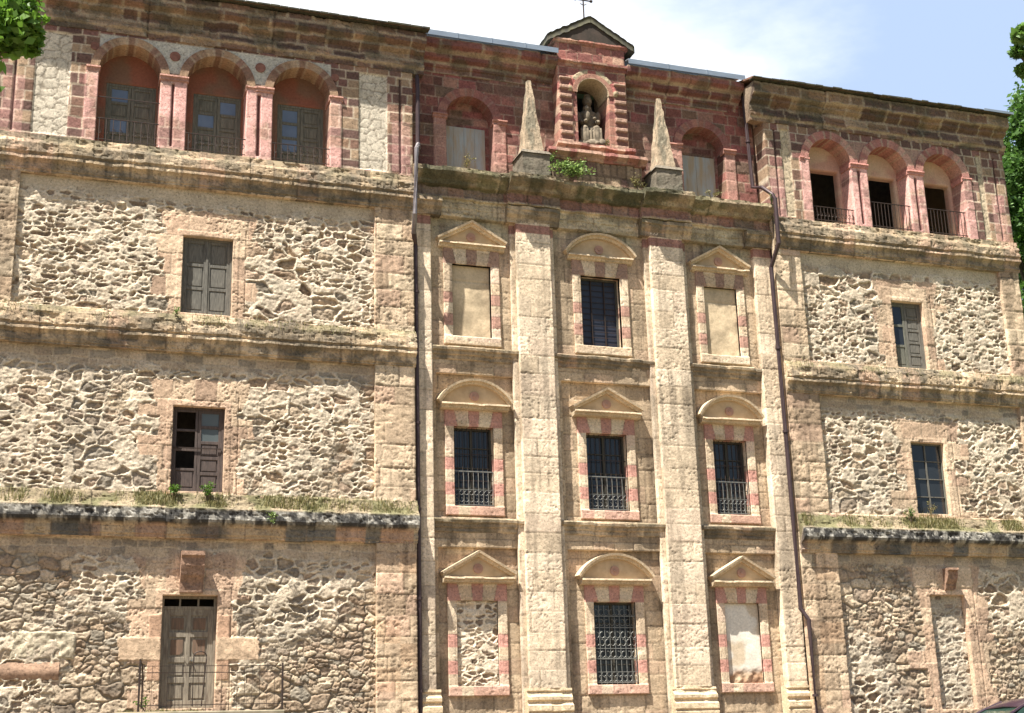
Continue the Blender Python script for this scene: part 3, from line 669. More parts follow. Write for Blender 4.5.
kinds = [['t', 's', 't'], ['s', 't', 's'], ['t', 's', 't']]
for r_ in range(3):
    for k in range(3):
        o = (*cols[k], *rows[r_]); x0, x1, z0, z1 = o; yb = YB if r_ == 2 else YR; jw = .225
        g = empty('window', parent=BLD)
        sheet('window_surround', x0 - jw, x1 + jw, z0 - .22, z1 + .41, yb - .05, sur_col(o, 60 + r_ * 3 + k, 0, jw), g, holes=[o], skirt=.30, res=.022)
        pediment(k, o, kinds[r_][k], r_)
        yg = yb + .19
        if (r_, k) in ((2, 0), (2, 2)):
            sheet('blind_infill', x0 - .01, x1 + .01, z0 - .01, z1 + .01, yb + (.06 if k == 2 else .10), lambda x, z: ((fbm(x * 6, z * 6, 5) - .5) * .02 - .02 * (np.abs(z - 11.62) < .012), C(.52, .41, .27) * (.55 + .9 * fbm(x * 2.2, z * 1.6, 6, 5))[:, None] * np.where(fbm(x * 1.5, z * 1.5, 61, 3) > .55, 1., .93)[:, None]), g, res=.03, skirt=.05, mat=M_PLASTER)
            g['label'] = 'blind window filled with beige plaster'
        elif (r_, k) == (0, 0):
            sheet('blind_infill', x0 - .01, x1 + .01, z0 - .01, z1 + .01, yb + .05, lambda x, z: (lambda q: (q[0] * .8, q[1] * 1.15))(rubble(x, z, 41, .8, 0)), g, res=.02, skirt=.05)
            g['label'] = 'blind window filled with rubble'
        elif (r_, k) == (0, 2):
            def wf(x, z):
                n = fbm(x * 2, z * 2, 16, 4); br = sst(2.05, 1.85, z + (n - .5) * .35)
                c = mixc(C(.72, .66, .56) * (.85 + .3 * n)[:, None], C(.34, .21, .13) * (.7 + .6 * fbm(x * 9, z * 9, 18))[:, None], br)
                c = mixc(c, C(.55, .43, .29) * np.ones_like(c), sst(.52, .62, fbm(x * 1.7 + 3, z * 1.7, 19, 3)) * .8)
                return (n - .5) * .02 + br * (fbm(x * 9, z * 9, 17) - .7) * .08, c
            sheet('blind_infill', x0 - .01, x1 + .01, z0 - .01, z1 + .01, yb + .06, wf, g, res=.025, skirt=.05, mat=M_PLASTER)
            g['label'] = 'blind window filled with white plaster'
        else:
            outer_frame(g, o, yg, M_DARKWOOD)
            mid = (x0 + x1) / 2; mb = MB(); mb.box(mid - .03, mid + .03, yg + .01, yg + .05, z0 + .05, z1 - .05)
            for q in range(1, 4): mb.box(x0 + .05, x1 - .05, yg + .012, yg + .045, z0 + (z1 - z0) * q / 4 - .012, z0 + (z1 - z0) * q / 4 + .012)
            if (r_, k) != (2, 1): mb.build('muntin', M_DARKWOOD, g)
            MB().box(x0 + .04, x1 - .04, yg + .052, yg + .058, z0 + .04, z1 - .04).build('pane', M_NET if (r_, k) == (2, 1) else M_GLASS, g)
            if (r_, k) == (2, 1):
                mb = MB()
                for q in range(1, 12): mb.box(x0 + .05, x1 - .05, yg + .02, yg + .03, z0 + (z1 - z0) * q / 12 - .006, z0 + (z1 - z0) * q / 12 + .006)
                for q in range(1, 3): mb.box(x0 + (x1 - x0) * q / 3 - .012, x0 + (x1 - x0) * q / 3 + .012, yg + .01, yg + .04, z0 + .05, z1 - .05)
                mb.build('window_mesh', M_IRON, g)
            yy = yb - .02
            if r_ == 1:
                mb = MB()                                               # tall plain bars behind, balustrade in front
                for q in range(1, 8): mb.tube([(x0 + (x1 - x0) * q / 8, yy + .14, z0), (x0 + (x1 - x0) * q / 8, yy + .14, z1)], .010, 5)
                for q in (.33, .66): mb.box(x0, x1, yy + .13, yy + .145, z0 + (z1 - z0) * q, z0 + (z1 - z0) * q + .02)
                mb.build('window_bars', M_IRON, g)
                balustrade(g, x0 + .01, x1 - .01, z0, z0 + .88, yy + .09, M_GREYIRON, 8)
            elif r_ == 0:
                balustrade(g, x0 + .01, x1 - .01, z0, z0 + .62, yy + .05, M_GREYIRON, 8)
                mb = MB(); n = 8
                for q in range(n + 1):
                    x = x0 + .015 + (x1 - x0 - .03) * q / n; mb.tube([(x, yy + .055, z0 + .6), (x, yy + .055, z1 - .08)], .008, 5)
                for zq in (.85, 1.35, 1.62): mb.box(x0, x1, yy + .045, yy + .062, z0 + zq, z0 + zq + .018)
                for q in range(n):
                    w = (x1 - x0) / n; cxx = x0 + w * (q + .5)
                    for zc in (1.0, 1.18, 1.48, 1.72, .72):
                        s_ = 1 if (q + int(zc * 10)) % 2 else -1
                        mb.tube([(cxx + s_ * w * .42 * math.cos(t), yy + .05, z0 + zc + w * .55 * math.sin(t)) for t in np.linspace(-2.6, 1.9, 9)], .007, 4)
                mb.build('scrollwork_grille', M_GREYIRON, g)

# string courses between the pilasters
for zt, s in ((9.84, 31), (5.58, 33)):
    for k, (a, b) in enumerate(((9.06, 11.345), (12.245, 15.09), (16.03, 18.21))):
        pr = [(YB + .05, zt + .01), (YB - .13, zt), (YB - .15, zt - .03), (YB - .14, zt - .09), (YB - .09, zt - .11), (YB - .08, zt - .19), (YB - .04, zt - .21), (YB - .035, zt - .30), (YB - .01, zt - .32), (YB + .05, zt - .33)]
        mould('string_course', pr, a, b, col_corn(zt + .05, 380 + s + k, .35), BLD, wear=.010, seed=s + k, res=.05)
# pilasters
def pil(x, z, s):
    h, c = ashlar(x, z, s, (.40, .60), 1.6, PALE, C(.46, .36, .25), .012, .009, .7, rough=.007)
    red = (z > 12.98) & (z < 13.22); c = np.where(red[:, None], C(.38, .20, .155) * (.8 + .4 * fbm(x * 3, z * 3, s))[:, None], c)
    return h, stainy(x, z, c, s)
PIL = [(8.56, 9.08), (11.33, 12.26), (15.08, 16.04), (18.20, 18.75)]
for k, (a, b) in enumerate(PIL):
    sheet('pilaster', a, b, 1.60, 13.36, YP + (.06 if k in (0, 3) else 0), lambda x, z, s=850 + k * 4: pil(x, z, s), BLD, skirt=.24, res=.026)
    if k in (1, 2):                                                     # flat strips backing the pilasters
        for q, (u, v) in enumerate(((a - .13, a + .02), (b - .02, b + .13))):
            sheet('pilaster_strip', u, v, FL, 13.3, YP + .13, lambda x, z, s=880 + k * 4 + q: pil(x, z, s), BLD, skirt=.12, res=.04)
    a2, b2 = a - (.10 if k else 0), b + (.10 if k < 3 else 0)
    y = YP + (.06 if k in (0, 3) else 0)
    pb = [(y + .2, 1.62), (y - .02, 1.615), (y - .03, 1.56), (y + .0, 1.53), (y - .02, 1.47), (y - .09, 1.42), (y - .09, 1.35), (y - .04, 1.31), (y - .05, 1.26), (y - .12, 1.22), (y - .13, 1.10), (y - .09, 1.06), (y - .12, 1.02), (y - .13, FL), (y + .2, FL)]
    mould('pilaster_base', pb, a2, b2, lambda x, yy, z: C(.60, .47, .31) * (.8 + .35 * fbm(x * 3, z * 3 + yy * 3, 9))[:, None], BLD, wear=.009, res=.06)
    a3, b3 = a - (.26 if k else 0), b + (.26 if k < 3 else 0)
    pc = [(YB, 13.66), (.0, 13.655), (-.01, 13.56), (.03, 13.53), (.05, 13.44), (.12, 13.36), (.14, 13.27), (YP - .015, 13.24), (YB, 13.235)]
    mould('capital', pc, a3, b3, col_corn(13.7, 420 + k, .5), BLD, wear=.012, seed=44 + k, res=.05)
# entablature
def col_ent(x, y, z):
    n = fbm(x * 2.5, z * 4 + y * 4, 91, 4)
    blk = ashlar(x, z, 92, (.25, .27), .72, [C(.50, .42, .285), C(.45, .37, .25), C(.55, .45, .31)], C(.26, .21, .15), .014)[1]
    red = ashlar(x, z * 0 + 3.2, 93, (.9, 1), .5, [C(.29, .16, .125), C(.23, .13, .10), C(.35, .22, .16), C(.22, .16, .12)], C(.14, .1, .08), .012)[1]
    cor = mixc(C(.27, .205, .135) * np.ones_like(blk), C(.17, .15, .085) * np.ones_like(blk), sst(.40, .58, n))
    cor = mixc(cor, C(.42, .34, .22) * np.ones_like(blk), sst(.55, .68, fbm(x * 6, z * 9, 97, 4)) * .7)
    cor = mixc(cor, C(.06, .06, .035) * np.ones_like(blk), sst(.50, .66, fbm(x * 1.1, z * .9, 95, 4)) * .85)
    blk = mixc(blk, C(.24, .20, .13) * np.ones_like(blk), sst(.48, .66, fbm(x * 1.7, z * 1.9, 98, 4)) * .7)
    c = np.where((z < 13.74)[:, None], blk, np.where((z < 14.0)[:, None], red, cor))
    return c
def ent(x0, x1, dy, seed):
    pr = [(.70, 14.47), (-.10 + dy, 14.45), (-.20 + dy, 14.42), (-.22 + dy, 14.30), (-.16 + dy, 14.22), (-.04 + dy, 14.13), (.02 + dy, 14.03), (.14 + dy, 14.0), (.16 + dy, 13.78), (.10 + dy, 13.75), (.11 + dy, 13.70), (.18 + dy, 13.68), (.20 + dy, 13.47), (.215 + dy, 13.465), (.225 + dy, 13.26), (YB + .06, 13.22)]
    mould('entablature', pr, x0, x1, col_ent, BLD, wear=.022, seed=seed, res=.045)
ent(WL1 - .01, WR0 + .01, .0, 61)
for a, b in ((11.08, 12.52), (14.84, 16.28)):
    pr = [(.60, 14.475), (-.25, 14.46), (-.33, 14.43), (-.34, 14.31), (-.28, 14.23), (-.16, 14.14), (-.10, 14.04), (.02, 14.01), (.04, 13.78), (-.02, 13.755), (-.02, 13.69), (.3, 13.68)]
    mould('entablature', pr, a, b, col_ent, BLD, wear=.022, seed=66, res=.045)

# ---- centre upper storey (set back)
YC = .62
NI = [10.30, 17.10]; NR = .655; NS = 16.22
def redwall(x, z):
    h, c = ashlar(x, z, 930, (.24, .34), .48, REDS, C(.36, .27, .205), .014, .006, .5, rough=.014)
    for cx in NI:
        for s in (-1, 1):
            m = (np.abs(x - (cx + s * (NR + .17))) < .17) & (z < NS); c = np.where(m[:, None], mixc(c, C(.50, .28, .225) * np.ones_like(c), .6), c); h = np.where(m, h + .04, h)
    n = sst(.5, .7, fbm(x * 1.1, z * 1.1, 931)); c = mixc(c, C(.22, .15, .11) * np.ones_like(c), n * .5)
    return h, c
def cutn(X, Z):
    m = np.zeros_like(X, bool)
    for cx in NI: m |= (np.hypot(X - cx, Z - NS) < NR + .06) & (Z > NS - .01)
    return m
sheet('gallery_wall', WL1 - .02, WR0 + .02, 14.2, 18.0, YC, redwall, BLD, holes=[(cx - NR, cx + NR, 14.44, NS) for cx in NI] + [(CX - .8, CX + .8, 15.5, 17.95)], cut=cutn, skirt=.4, res=.03)
for k, cx in enumerate(NI):
    ring('arch', cx, NS, NR, NR + .23, YC - .035, .45, vouss([C(.30, .13, .11), C(.36, .17, .13), C(.25, .11, .095)], C(.3, .2, .16), 13, math.pi * NR), BLD)
    sheet('niche_back_wall', cx - NR - .1, cx + NR + .1, 14.3, 17.1, YC + .40, lambda x, z: ashlar(x, z, 940, (.2, .3), .4, REDS, C(.3, .2, .16)), BLD, skirt=.1, res=.06)
    g = empty('blind_door', parent=BLD)
    for q in range(4):
        w = (2 * NR - .14) / 4; x = cx - NR + .02 + q * w
        MB().box(x + .002, x + w - .002, YC + .355 + .004 * (q % 2), YC + .39, 14.45, 16.14, .003).build('board', M_BOARD, g)
    for s in (-1, 1):
        impost(cx + s * (NR + .17) - .2, cx + s * (NR + .17) + .2, YC - .045, NS + .06, .2, BLD, C(.38, .19, .15))
# eaves of the centre + flashing
PE = [(YC + .3, 18.21), (.10, 18.205), (.09, 18.16), (.10, 18.02), (.22, 17.95), (.34, 17.90), (.36, 17.78), (.50, 17.72), (.53, 17.60), (.58, 17.58), (.59, 17.45), (YC + .1, 17.44)]
for a, b in ((WL1 + .31, 12.66), (14.72, WR0 - .43)):
    mould('crowning_cornice', PE, a, b, col_top(720, [C(.24, .10, .085), C(.18, .08, .07), C(.28, .14, .11)]), BLD, wear=.014, seed=83, res=.05)
    mb = MB(); mb.poly([(a, .02, 18.215), (a, .02, 18.36), (a, .06, 18.375), (a, .9, 18.55), (a, .9, 18.52), (a, .05, 18.345), (a, .035, 18.215)], (b - a, 0, 0))
    nsm = int((b - a) / 1.2)
    for q in range(1, nsm + 1): mb.box(a + (b - a) * q / (nsm + 1) - .012, a + (b - a) * q / (nsm + 1) + .012, .008, .03, 18.215, 18.37)
    mb.build('roof_flashing', M_FLASH, BLD)

# ---- aedicule with niche
AE = empty('niche_shrine', parent=BLD)
YA = .22
def aed(x, z):
    h, c = ashlar(x, z, 950, (.2, .28), .4, [C(.30, .12, .10), C(.38, .19, .14), C(.24, .10, .085), C(.44, .28, .20)], C(.36, .26, .19), .010, .006, .4)
    e = np.abs(x - CX)
    m = (e > .62) & (e < .96) & (z < 17.62); band = ((z * 1 / .27) % 1) < .42
    h = np.where(m, h + np.where(band, .07, .015), h); c = np.where(m[:, None], np.where(band[:, None], C(.40, .255, .19) * np.ones_like(c), C(.23, .115, .092) * np.ones_like(c)), c)
    r = np.hypot(x - CX, z - 17.22); v = (z > 17.22) & (r < .72) & (r > .44)
    a = np.arctan2(z - 17.22, x - CX); key = (np.abs(a - math.pi / 2) < .18) | (np.abs(np.abs(a - math.pi / 2) - 1.15) < .2)
    c = np.where(v[:, None], np.where(key[:, None], C(.36, .13, .11), C(.47, .38, .25)) * (.85 + .3 * fbm(x * 5, z * 5, 7))[:, None], c); h = np.where(v, h + .02, h)
    return h, c
sheet('shrine_wall', CX - 1.0, CX + 1.0, 15.55, 18.75, YA, aed, AE, holes=[(CX - .46, CX + .46, 15.68, 17.22)], cut=lambda X, Z: (np.hypot(X - CX, Z - 17.22) < .50) & (Z > 17.2), skirt=.75, res=.022)
ring('niche_arch', CX, 17.22, .455, .60, YA - .035, .75, lambda u, n, x, z: np.where((n > .01)[:, None], C(.36, .19, .14), C(.50, .40, .27)) * (.8 + .4 * fbm(x * 5, z * 5, 8))[:, None], AE, 30)
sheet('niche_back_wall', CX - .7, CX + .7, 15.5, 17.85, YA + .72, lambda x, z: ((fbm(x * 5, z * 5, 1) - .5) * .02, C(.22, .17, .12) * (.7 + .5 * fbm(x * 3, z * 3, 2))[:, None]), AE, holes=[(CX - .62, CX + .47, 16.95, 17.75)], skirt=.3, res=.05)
cmA = lambda x, y, z: ashlar(x, z, 955, (.2, .3), .45, [C(.36, .17, .13), C(.44, .27, .20), C(.28, .12, .10)], C(.2, .14, .1))[1]
mould('shrine_sill', [(.7, 15.70), (YA - .14, 15.69), (YA - .16, 15.60), (YA - .06, 15.56), (YA - .04, 15.45), (.7, 15.44)], CX - 1.12, CX + 1.12, cmA, AE, wear=.01)
mould('shrine_base', [(.7, 15.445), (YA - .24, 15.43), (YA - .26, 15.34), (YA - .14, 15.27), (YA - .10, 15.20), (.7, 15.19)], CX - 1.42, CX + 1.42, cmA, AE, wear=.014)
mould('shrine_podium', [(.7, 15.2), (YA - .06, 15.195), (YA - .06, 14.40), (.7, 14.39)], CX - 1.3, CX + 1.3, lambda x, y, z: ashlar(x, z, 957, (.7, .8), .2, [C(.26, .18, .12), C(.33, .24, .16), C(.2, .12, .09)], C(.10, .07, .05), .03)[1], AE, wear=.01)
mould('shrine_entablature', [(.9, 18.20), (YA - .03, 18.195), (YA - .10, 18.16), (YA - .10, 18.09), (YA - .02, 18.05), (YA - .01, 17.98), (.9, 17.97)], CX - 1.05, CX + 1.05, cmA, AE, wear=.01)
mould('shrine_entablature', [(.9, 18.78), (YA - .07, 18.775), (YA - .075, 18.73), (YA - .04, 18.70), (YA - .02, 18.66), (.9, 18.65)], CX - 1.1, CX + 1.1, cmA, AE, wear=.01)
# gable roof (stone slabs)
gz0, gz1, gw = 18.84, 19.58, 1.28
y0, y1 = YA - .10, 1.9
mb = MB(); mb.poly([(CX - 1.12, y0 + .04, 18.78), (CX + 1.12, y0 + .04, 18.78), (CX, y0 + .04, 19.44)], (0, .3, 0)); mb.build('gable', simple('dark_gable_stone', (.07, .05, .04), .95, 0, (.035, .03, .024), 4, .5), AE)
def slab(side, z0, z1, w0, w1, nme):
    n, m = 26, 22; Vs = []; 
    for i in range(n + 1):
        for j in range(m + 1):
            t = i / n; yy = y0 + (y1 - y0) * j / m
            st = (1 - (t * 6 % 1)) * .02
            Vs.append((CX + side * gw * t, yy + (random.random() - .5) * .01, gz1 + (gz0 - gz1) * t + (1 - (t * 6 % 1)) * -.03 + (random.random() - .5) * .018))
    Vs = np.array(Vs); V2 = Vs.copy(); V2[:, 2] -= .20; N = len(Vs); idx = np.arange(N).reshape(n + 1, m + 1)
    q = np.stack([idx[:-1, :-1], idx[1:, :-1], idx[1:, 1:], idx[:-1, 1:]], -1).reshape(-1, 4); F = [q, q[:, ::-1] + N]
    for e in (idx[:, 0], idx[:, -1], idx[-1, :]): F.append(np.stack([e[:-1], e[1:], e[1:] + N, e[:-1] + N], 1))
    np_mesh('roof_slope', np.concatenate([Vs, V2]), np.concatenate(F), None, M_ROOF, AE)
slab(-1, 0, 0, 0, 0, ''); slab(1, 0, 0, 0, 0, '')
mb = MB(); cy = .55; mb.tube([(CX, cy, 19.55), (CX, cy, 20.75)], .022, 6); mb.tube([(CX - .24, cy, 20.28), (CX + .24, cy, 20.28)], .02, 6)
for dx, dz in ((-.24, 20.28), (.24, 20.28), (0, 20.75)): mb.tube([(CX + dx - .03, cy, dz), (CX + dx + .03, cy, dz)], .04, 6)
mb.tube([(CX - .09, cy, 20.16), (CX, cy, 20.12), (CX + .09, cy, 20.16)], .012, 5)
mb.build('cross', M_IRON, BLD)

# ---- obelisks
def obelisk(cx):
    g = empty('obelisk', parent=BLD); cy = .12
    def shaft(zb, zt, wb, wt, nm, n=10, mat=M_STONE, col=C(.40, .31, .215)):
        zs = np.linspace(zb, zt, max(2, int((zt - zb) / .05))); V = []; c = []
        m = 4 * n
        for z in zs:
            t = (z - zb) / (zt - zb); w = (wb + (wt - wb) * t) / 2
            for k in range(m):
                s, f = divmod(k, n); f = f / n * 2 - 1
                p = [(f, -1), (1, f), (-f, 1), (-1, -f)][s]; V.append((cx + p[0] * w, cy + p[1] * w, z))
        V = np.array(V); a = np.tile(np.arange(m), len(zs)); d = (fbm(a * .6, V[:, 2] * 7, int(cx), 3) - .5) * .035
        V[:, 0] += d * np.sign(V[:, 0] - cx); V[:, 1] += d * np.sign(V[:, 1] - cy)
        idx = np.arange(len(V)).reshape(len(zs), m); idn = np.roll(idx, -1, 1)
        Q = np.stack([idx[:-1], idn[:-1], idn[1:], idx[1:]], -1).reshape(-1, 4)
        c = col * (.6 + .8 * fbm(a * .25, V[:, 2] * 3, 5, 4))[:, None]; c = mixc(c, C(.16, .15, .11) * np.ones_like(c), sst(.5, .65, fbm(a * .3, V[:, 2] * 2, 8)) * .7)
        top = [idx[-1].tolist()]; me_f = Q.tolist() + top
        me = bpy.data.meshes.new(nm); me.from_pydata(V.tolist(), [], me_f); at = me.color_attributes.new('col', 'FLOAT_COLOR', 'POINT')
        cc = np.ones((len(V), 4), np.float32); cc[:, :3] = c; at.data.foreach_set('color', cc.ravel()); me.materials.append(mat); return link(bpy.data.objects.new(nm, me), g)
    shaft(15.16, 17.30, .53, .09, 'shaft')
    shaft(14.46, 15.05, .76, .74, 'pedestal', col=C(.17, .145, .11))
    shaft(15.05, 15.15, .82, .70, 'cap', col=C(.20, .17, .13))
obelisk(11.80); obelisk(15.58)

# ---- building shell: side walls, back wall, roofs
for (a, b) in ((WL0 + .01, WL0 + .45), (WR1 - .45, WR1 - .01)):
    MB().box(a, b, .56, 12, FL, 17.9).build('side_wall', M_RENDER, BLD)
MB().box(WL0 + .45, WR1 - .45, 11.6, 12, FL, 17.9).build('back_wall', M_RENDER, BLD)
MB().box(WL0 + .46, WR1 - .46, 1.4, 1.6, FL, 13.8).build('inner_wall', M_DARKIN, BLD)
MB().box(WL0 + .46, WR1 - .46, 1.15, 11.6, 13.8, 13.95).build('upper_floor', M_DARKIN, BLD)
MB().box(WL0 + .46, WR1 - .46, 3.8, 4.0, 13.95, 17.9).build('inner_wall', M_DARKIN, BLD)
for (a, b, dz, yy) in ((WL0 - .1, WL1 + .34, 0, -.50), (WL1 + .345, WR0 - .505, .30, .9), (WR0 - .5, WR1 + .12, 0, -.50)):
    mb = MB(); z = 18.03 + dz
    mb.poly([(a, yy, z), (a, yy, z + .05), (a, 5.5, z + 1.7), (a, 12.5, z + .05), (a, 12.5, z), (a, 5.5, z + 1.6)], (b - a, 0, 0)); mb.build('roof', M_TILE if dz == 0 else M_FLASH, BLD)
for a, b in ((WL0 - .1, WL1 + .34), (WR0 - .5, WR1 + .12)):           # eaves tiles: many thin irregular edges
    mb = MB(); x = a
    while x < b - .05:
        w = random.uniform(.2, .34); mb.box(x, min(x + w - .01, b), -.54 - random.random() * .03, -.3, 18.035, 18.055 + random.random() * .03); x += w
    mb.build('eaves_slates', M_ROOF, BLD)
MB().box(WR1 - .9, WR1 + .14, -.59, -.575, 18.02, 18.09).build('gutter_end', M_FLASH, BLD)

# ---- downpipes
def bendpipe(name, pts, mat, r=.055):
    mb = MB(); mb.tube(pts, r, 10)
    for p, q in zip(pts[:-1], pts[1:]):
        L = (Vector(q) - Vector(p)).length
        n = int(L / 2.4)
        for k in range(1, n + 1):
            c = Vector(p).lerp(Vector(q), k / (n + 1)); mb.tube([c - Vector((0, 0, .03)), c + Vector((0, 0, .03))], r * 1.3, 10)
    return mb.build(name, mat, BLD, smooth=False)
bendpipe('downpipe', [(8.72, .10, 17.6), (8.72, .0, 16.5), (8.70, -.02, 14.95)], M_PIPE)
bendpipe('downpipe', [(8.72, -.02, 14.92), (8.60, -.42, 14.82), (8.55, -.46, 14.70), (8.50, -.42, 12.95), (8.54, -.15, 12.55)], M_PIPEGREY, .06)
bendpipe('downpipe', [(8.54, -.15, 12.6), (8.65, .12, 12.35), (8.655, .12, 9.9), (8.66, .12, -.5)], M_PIPE, .062)
bendpipe('downpipe', [(18.40, .40, 17.9), (18.44, .35, 15.1), (18.46, -.1, 14.92), (18.62, -.36, 14.62), (18.66, -.40, 14.45)], M_PIPE, .055)
bendpipe('downpipe', [(18.66, -.40, 14.5), (18.66, -.38, 13.2), (18.58, -.02, 12.62), (18.60, .0, 5.8), (18.60, .0, 3.48), (18.74, -.1, 3.2), (18.74, -.1, -.5)], M_PIPE, .06)

# ---- wooden windows of the wings
yw = .115 + .12
def wing_window(o, label=None):
    g = empty('window', parent=BLD)
    if label: g['label'] = label
    return g
o = PANELS_L[2][4]; g = wing_window(o, 'closed grey panelled wooden shutters'); outer_frame(g, o, yw, M_GREYWOOD, .05)
m_ = (o[0] + o[1]) / 2
for a, b in ((o[0] + .05, m_ - .004), (m_ + .004, o[1] - .05)): leaf_panelled(g, a, b, o[2] + .05, o[3] - .05, yw + .012, M_GREYWOOD, 3)
MB().box(m_ - .03, m_ + .03, yw - .006, yw + .03, o[2] + .05, o[3] - .05, .005).build('cover_strip', M_GREYWOOD, g)
o = PANELS_L[1][4]; g = wing_window(o, 'purple brown window with three missing panes'); outer_frame(g, o, yw, M_BROWNWOOD, .05); m_ = (o[0] + o[1]) / 2
leaf_panelled(g, o[0] + .05, m_ - .004, o[2] + .05, o[3] - .05, yw + .012, M_BROWNWOOD, 4, panes=(1, 2, 3), pane_mat=None, fr=.055)
leaf_panelled(g, m_ + .004, o[1] - .05, o[2] + .05, o[3] - .05, yw + .012, M_BROWNWOOD, 5, panes=(3, 4), pane_mat=glass_mat('dusty_pane', (.10, .12, .12), .35), fr=.07)
MB().box(o[0] + .05, o[1] - .05, yw - .03, yw - .01, 6.98, 7.0).build('window_bar', M_IRON, g)
# right wing windows
o = PANELS_R[2][4]; g = wing_window(o, 'half open dark grey wooden shutter'); outer_frame(g, o, yw, M_GREYWOOD, .045); m_ = (o[0] + o[1]) / 2 - .03
leaf_panelled(g, o[0] + .045, m_, o[2] + .045, o[3] - .045, yw + .012, M_GREENWOOD, 3, panes=(1, 2), pane_mat=M_GLASS)
leaf_panelled(g, m_ + .01, o[1] - .045, o[2] + .045, o[3] - .045, yw + .012, M_GREYWOOD, 5)
o = PANELS_R[1][4]; g = wing_window(o, 'glazed window of small dark panes'); outer_frame(g, o, yw, M_GREENWOOD, .04); m_ = (o[0] + o[1]) / 2
mb = MB(); mb.box(m_ - .02, m_ + .02, yw + .01, yw + .04, o[2] + .04, o[3] - .04)
for q in range(1, 4): mb.box(o[0] + .04, o[1] - .04, yw + .012, yw + .036, o[2] + q * .49 - .012, o[2] + q * .49 + .012)
mb.build('muntin', M_GREYWOOD, g)
MB().box(o[0] + .03, o[1] - .03, yw + .042, yw + .048, o[2] + .03, o[3] - .03).build('pane', M_GLASS, g)
o = PANELS_R[0][4]; g = wing_window(o, 'doorway walled up with rubble')
sheet('blind_infill', o[0] - .01, o[1] + .01, o[2] - .01, o[3] + .01, .26, lambda x, z: (lambda q: (q[0] * .8, mixc(q[1], C(.36, .33, .27) * np.ones_like(q[1]), .35)))(rubble(x, z, 47, .7, .5)), g, res=.024, skirt=.05)

# main door of left wing
g = empty('door', parent=BLD); o = DOOR; x0, x1, z0, z1 = o; yd = .29
g['label'] = 'sun bleached panelled wooden door under three small dark transom openings'
outer_frame(g, o, yd, M_DOORWOOD, .055, .09)
tz = z1 - .22; mb = MB(); mb.box(x0 + .055, x1 - .055, yd + .002, yd + .085, tz - .07, tz, .004)
for q in (1 / 3, 2 / 3): mb.box(x0 + (x1 - x0) * q - .018, x0 + (x1 - x0) * q + .018, yd + .01, yd + .07, tz, z1 - .055)
mb.build('transom', M_DOORWOOD, g)
mb = MB(); xa, xb = x0 + .055, x1 - .055; za, zb = z0 + .055, tz - .07; mid = (xa + xb) / 2
mb.box(xa, xb, yd + .05, yd + .07, za, zb)
mb.box(xa, xa + .12, yd + .02, yd + .052, za, zb, .006); mb.box(xb - .12, xb, yd + .02, yd + .052, za, zb, .006); mb.box(mid - .05, mid + .05, yd + .021, yd + .053, za, zb, .006)
rl = [za + .06, za + .55, za + .98, za + 1.52, zb - .07]
for z in rl: mb.box(xa + .12, xb - .12, yd + .023, yd + .054, z - .06, z + .06, .006)
# segmental head and diamond boss
mb.poly([(xa + .1, yd + .012, zb)] + [(xa + .1 + (xb - xa - .2) * t, yd + .012, zb - .10 + .075 * math.sin(math.pi * t)) for t in np.linspace(0, 1, 12)] + [(xb - .1, yd + .012, zb)], (0, .012, 0))
mb.poly([(mid, yd + .008, rl[2] + .1), (mid + .07, yd + .008, rl[2]), (mid, yd + .008, rl[2] - .1), (mid - .07, yd + .008, rl[2])], (0, .02, 0))
mb.build('door_leaf', M_DOORWOOD, g)
for k in range(4):
    for a, b in ((xa + .12, mid - .05), (mid + .05, xb - .12)):
        pa, pb_ = rl[k] + .06, rl[k + 1] - .06; m2 = MB(); c_ = .06
        pts = [(a + .05, pa + .05), (b - .05, pa + .05), (b - .05, pb_ - .05), (a + .05, pb_ - .05)]
        if k == 2:
            s = a < mid - .2; pts = [(a + .05, pa + .05), (b - .05 - c_, pa + .05), (b - .05, pa + .05 + c_), (b - .05, pb_ - .05), (a + .05, pb_ - .05)] if s else [(a + .05 + c_, pa + .05), (b - .05, pa + .05), (b - .05, pb_ - .05), (a + .05, pb_ - .05), (a + .05, pa + .05 + c_)]
        m2.poly([(p, yd + .034, q) for p, q in pts], (0, .02, 0)); m2.build('door_panel', M_DOORPANEL if k > 1 else M_DOORWOOD, g)
MB().tube([(mid + .09, yd + .02, rl[2] - .02), (mid + .09, yd - .03, rl[2] - .02)], .02, 8).build('handle', M_GREYIRON, g)
# carved keystone bracket over the door, and over the walled-up door on the right
for cx, zz, s in ((3.49, 4.24, 1.), (23.2, 4.36, .62)):
    cf = lambda x, y, z: C(.31, .195, .135) * (.6 + .7 * fbm(x * 6, z * 6, 3))[:, None]
    mould('keystone_bracket', [(.2, zz + .36 * s), (-.18, zz + .36 * s), (-.19, zz + .27 * s), (-.13, zz + .22 * s), (-.13, zz + .05 * s), (-.07, zz - .16 * s), (.0, zz - .30 * s), (.02, zz - .52 * s), (.2, zz - .52 * s)], cx - .25 * s, cx + .25 * s, cf, BLD, wear=.012, res=.04)
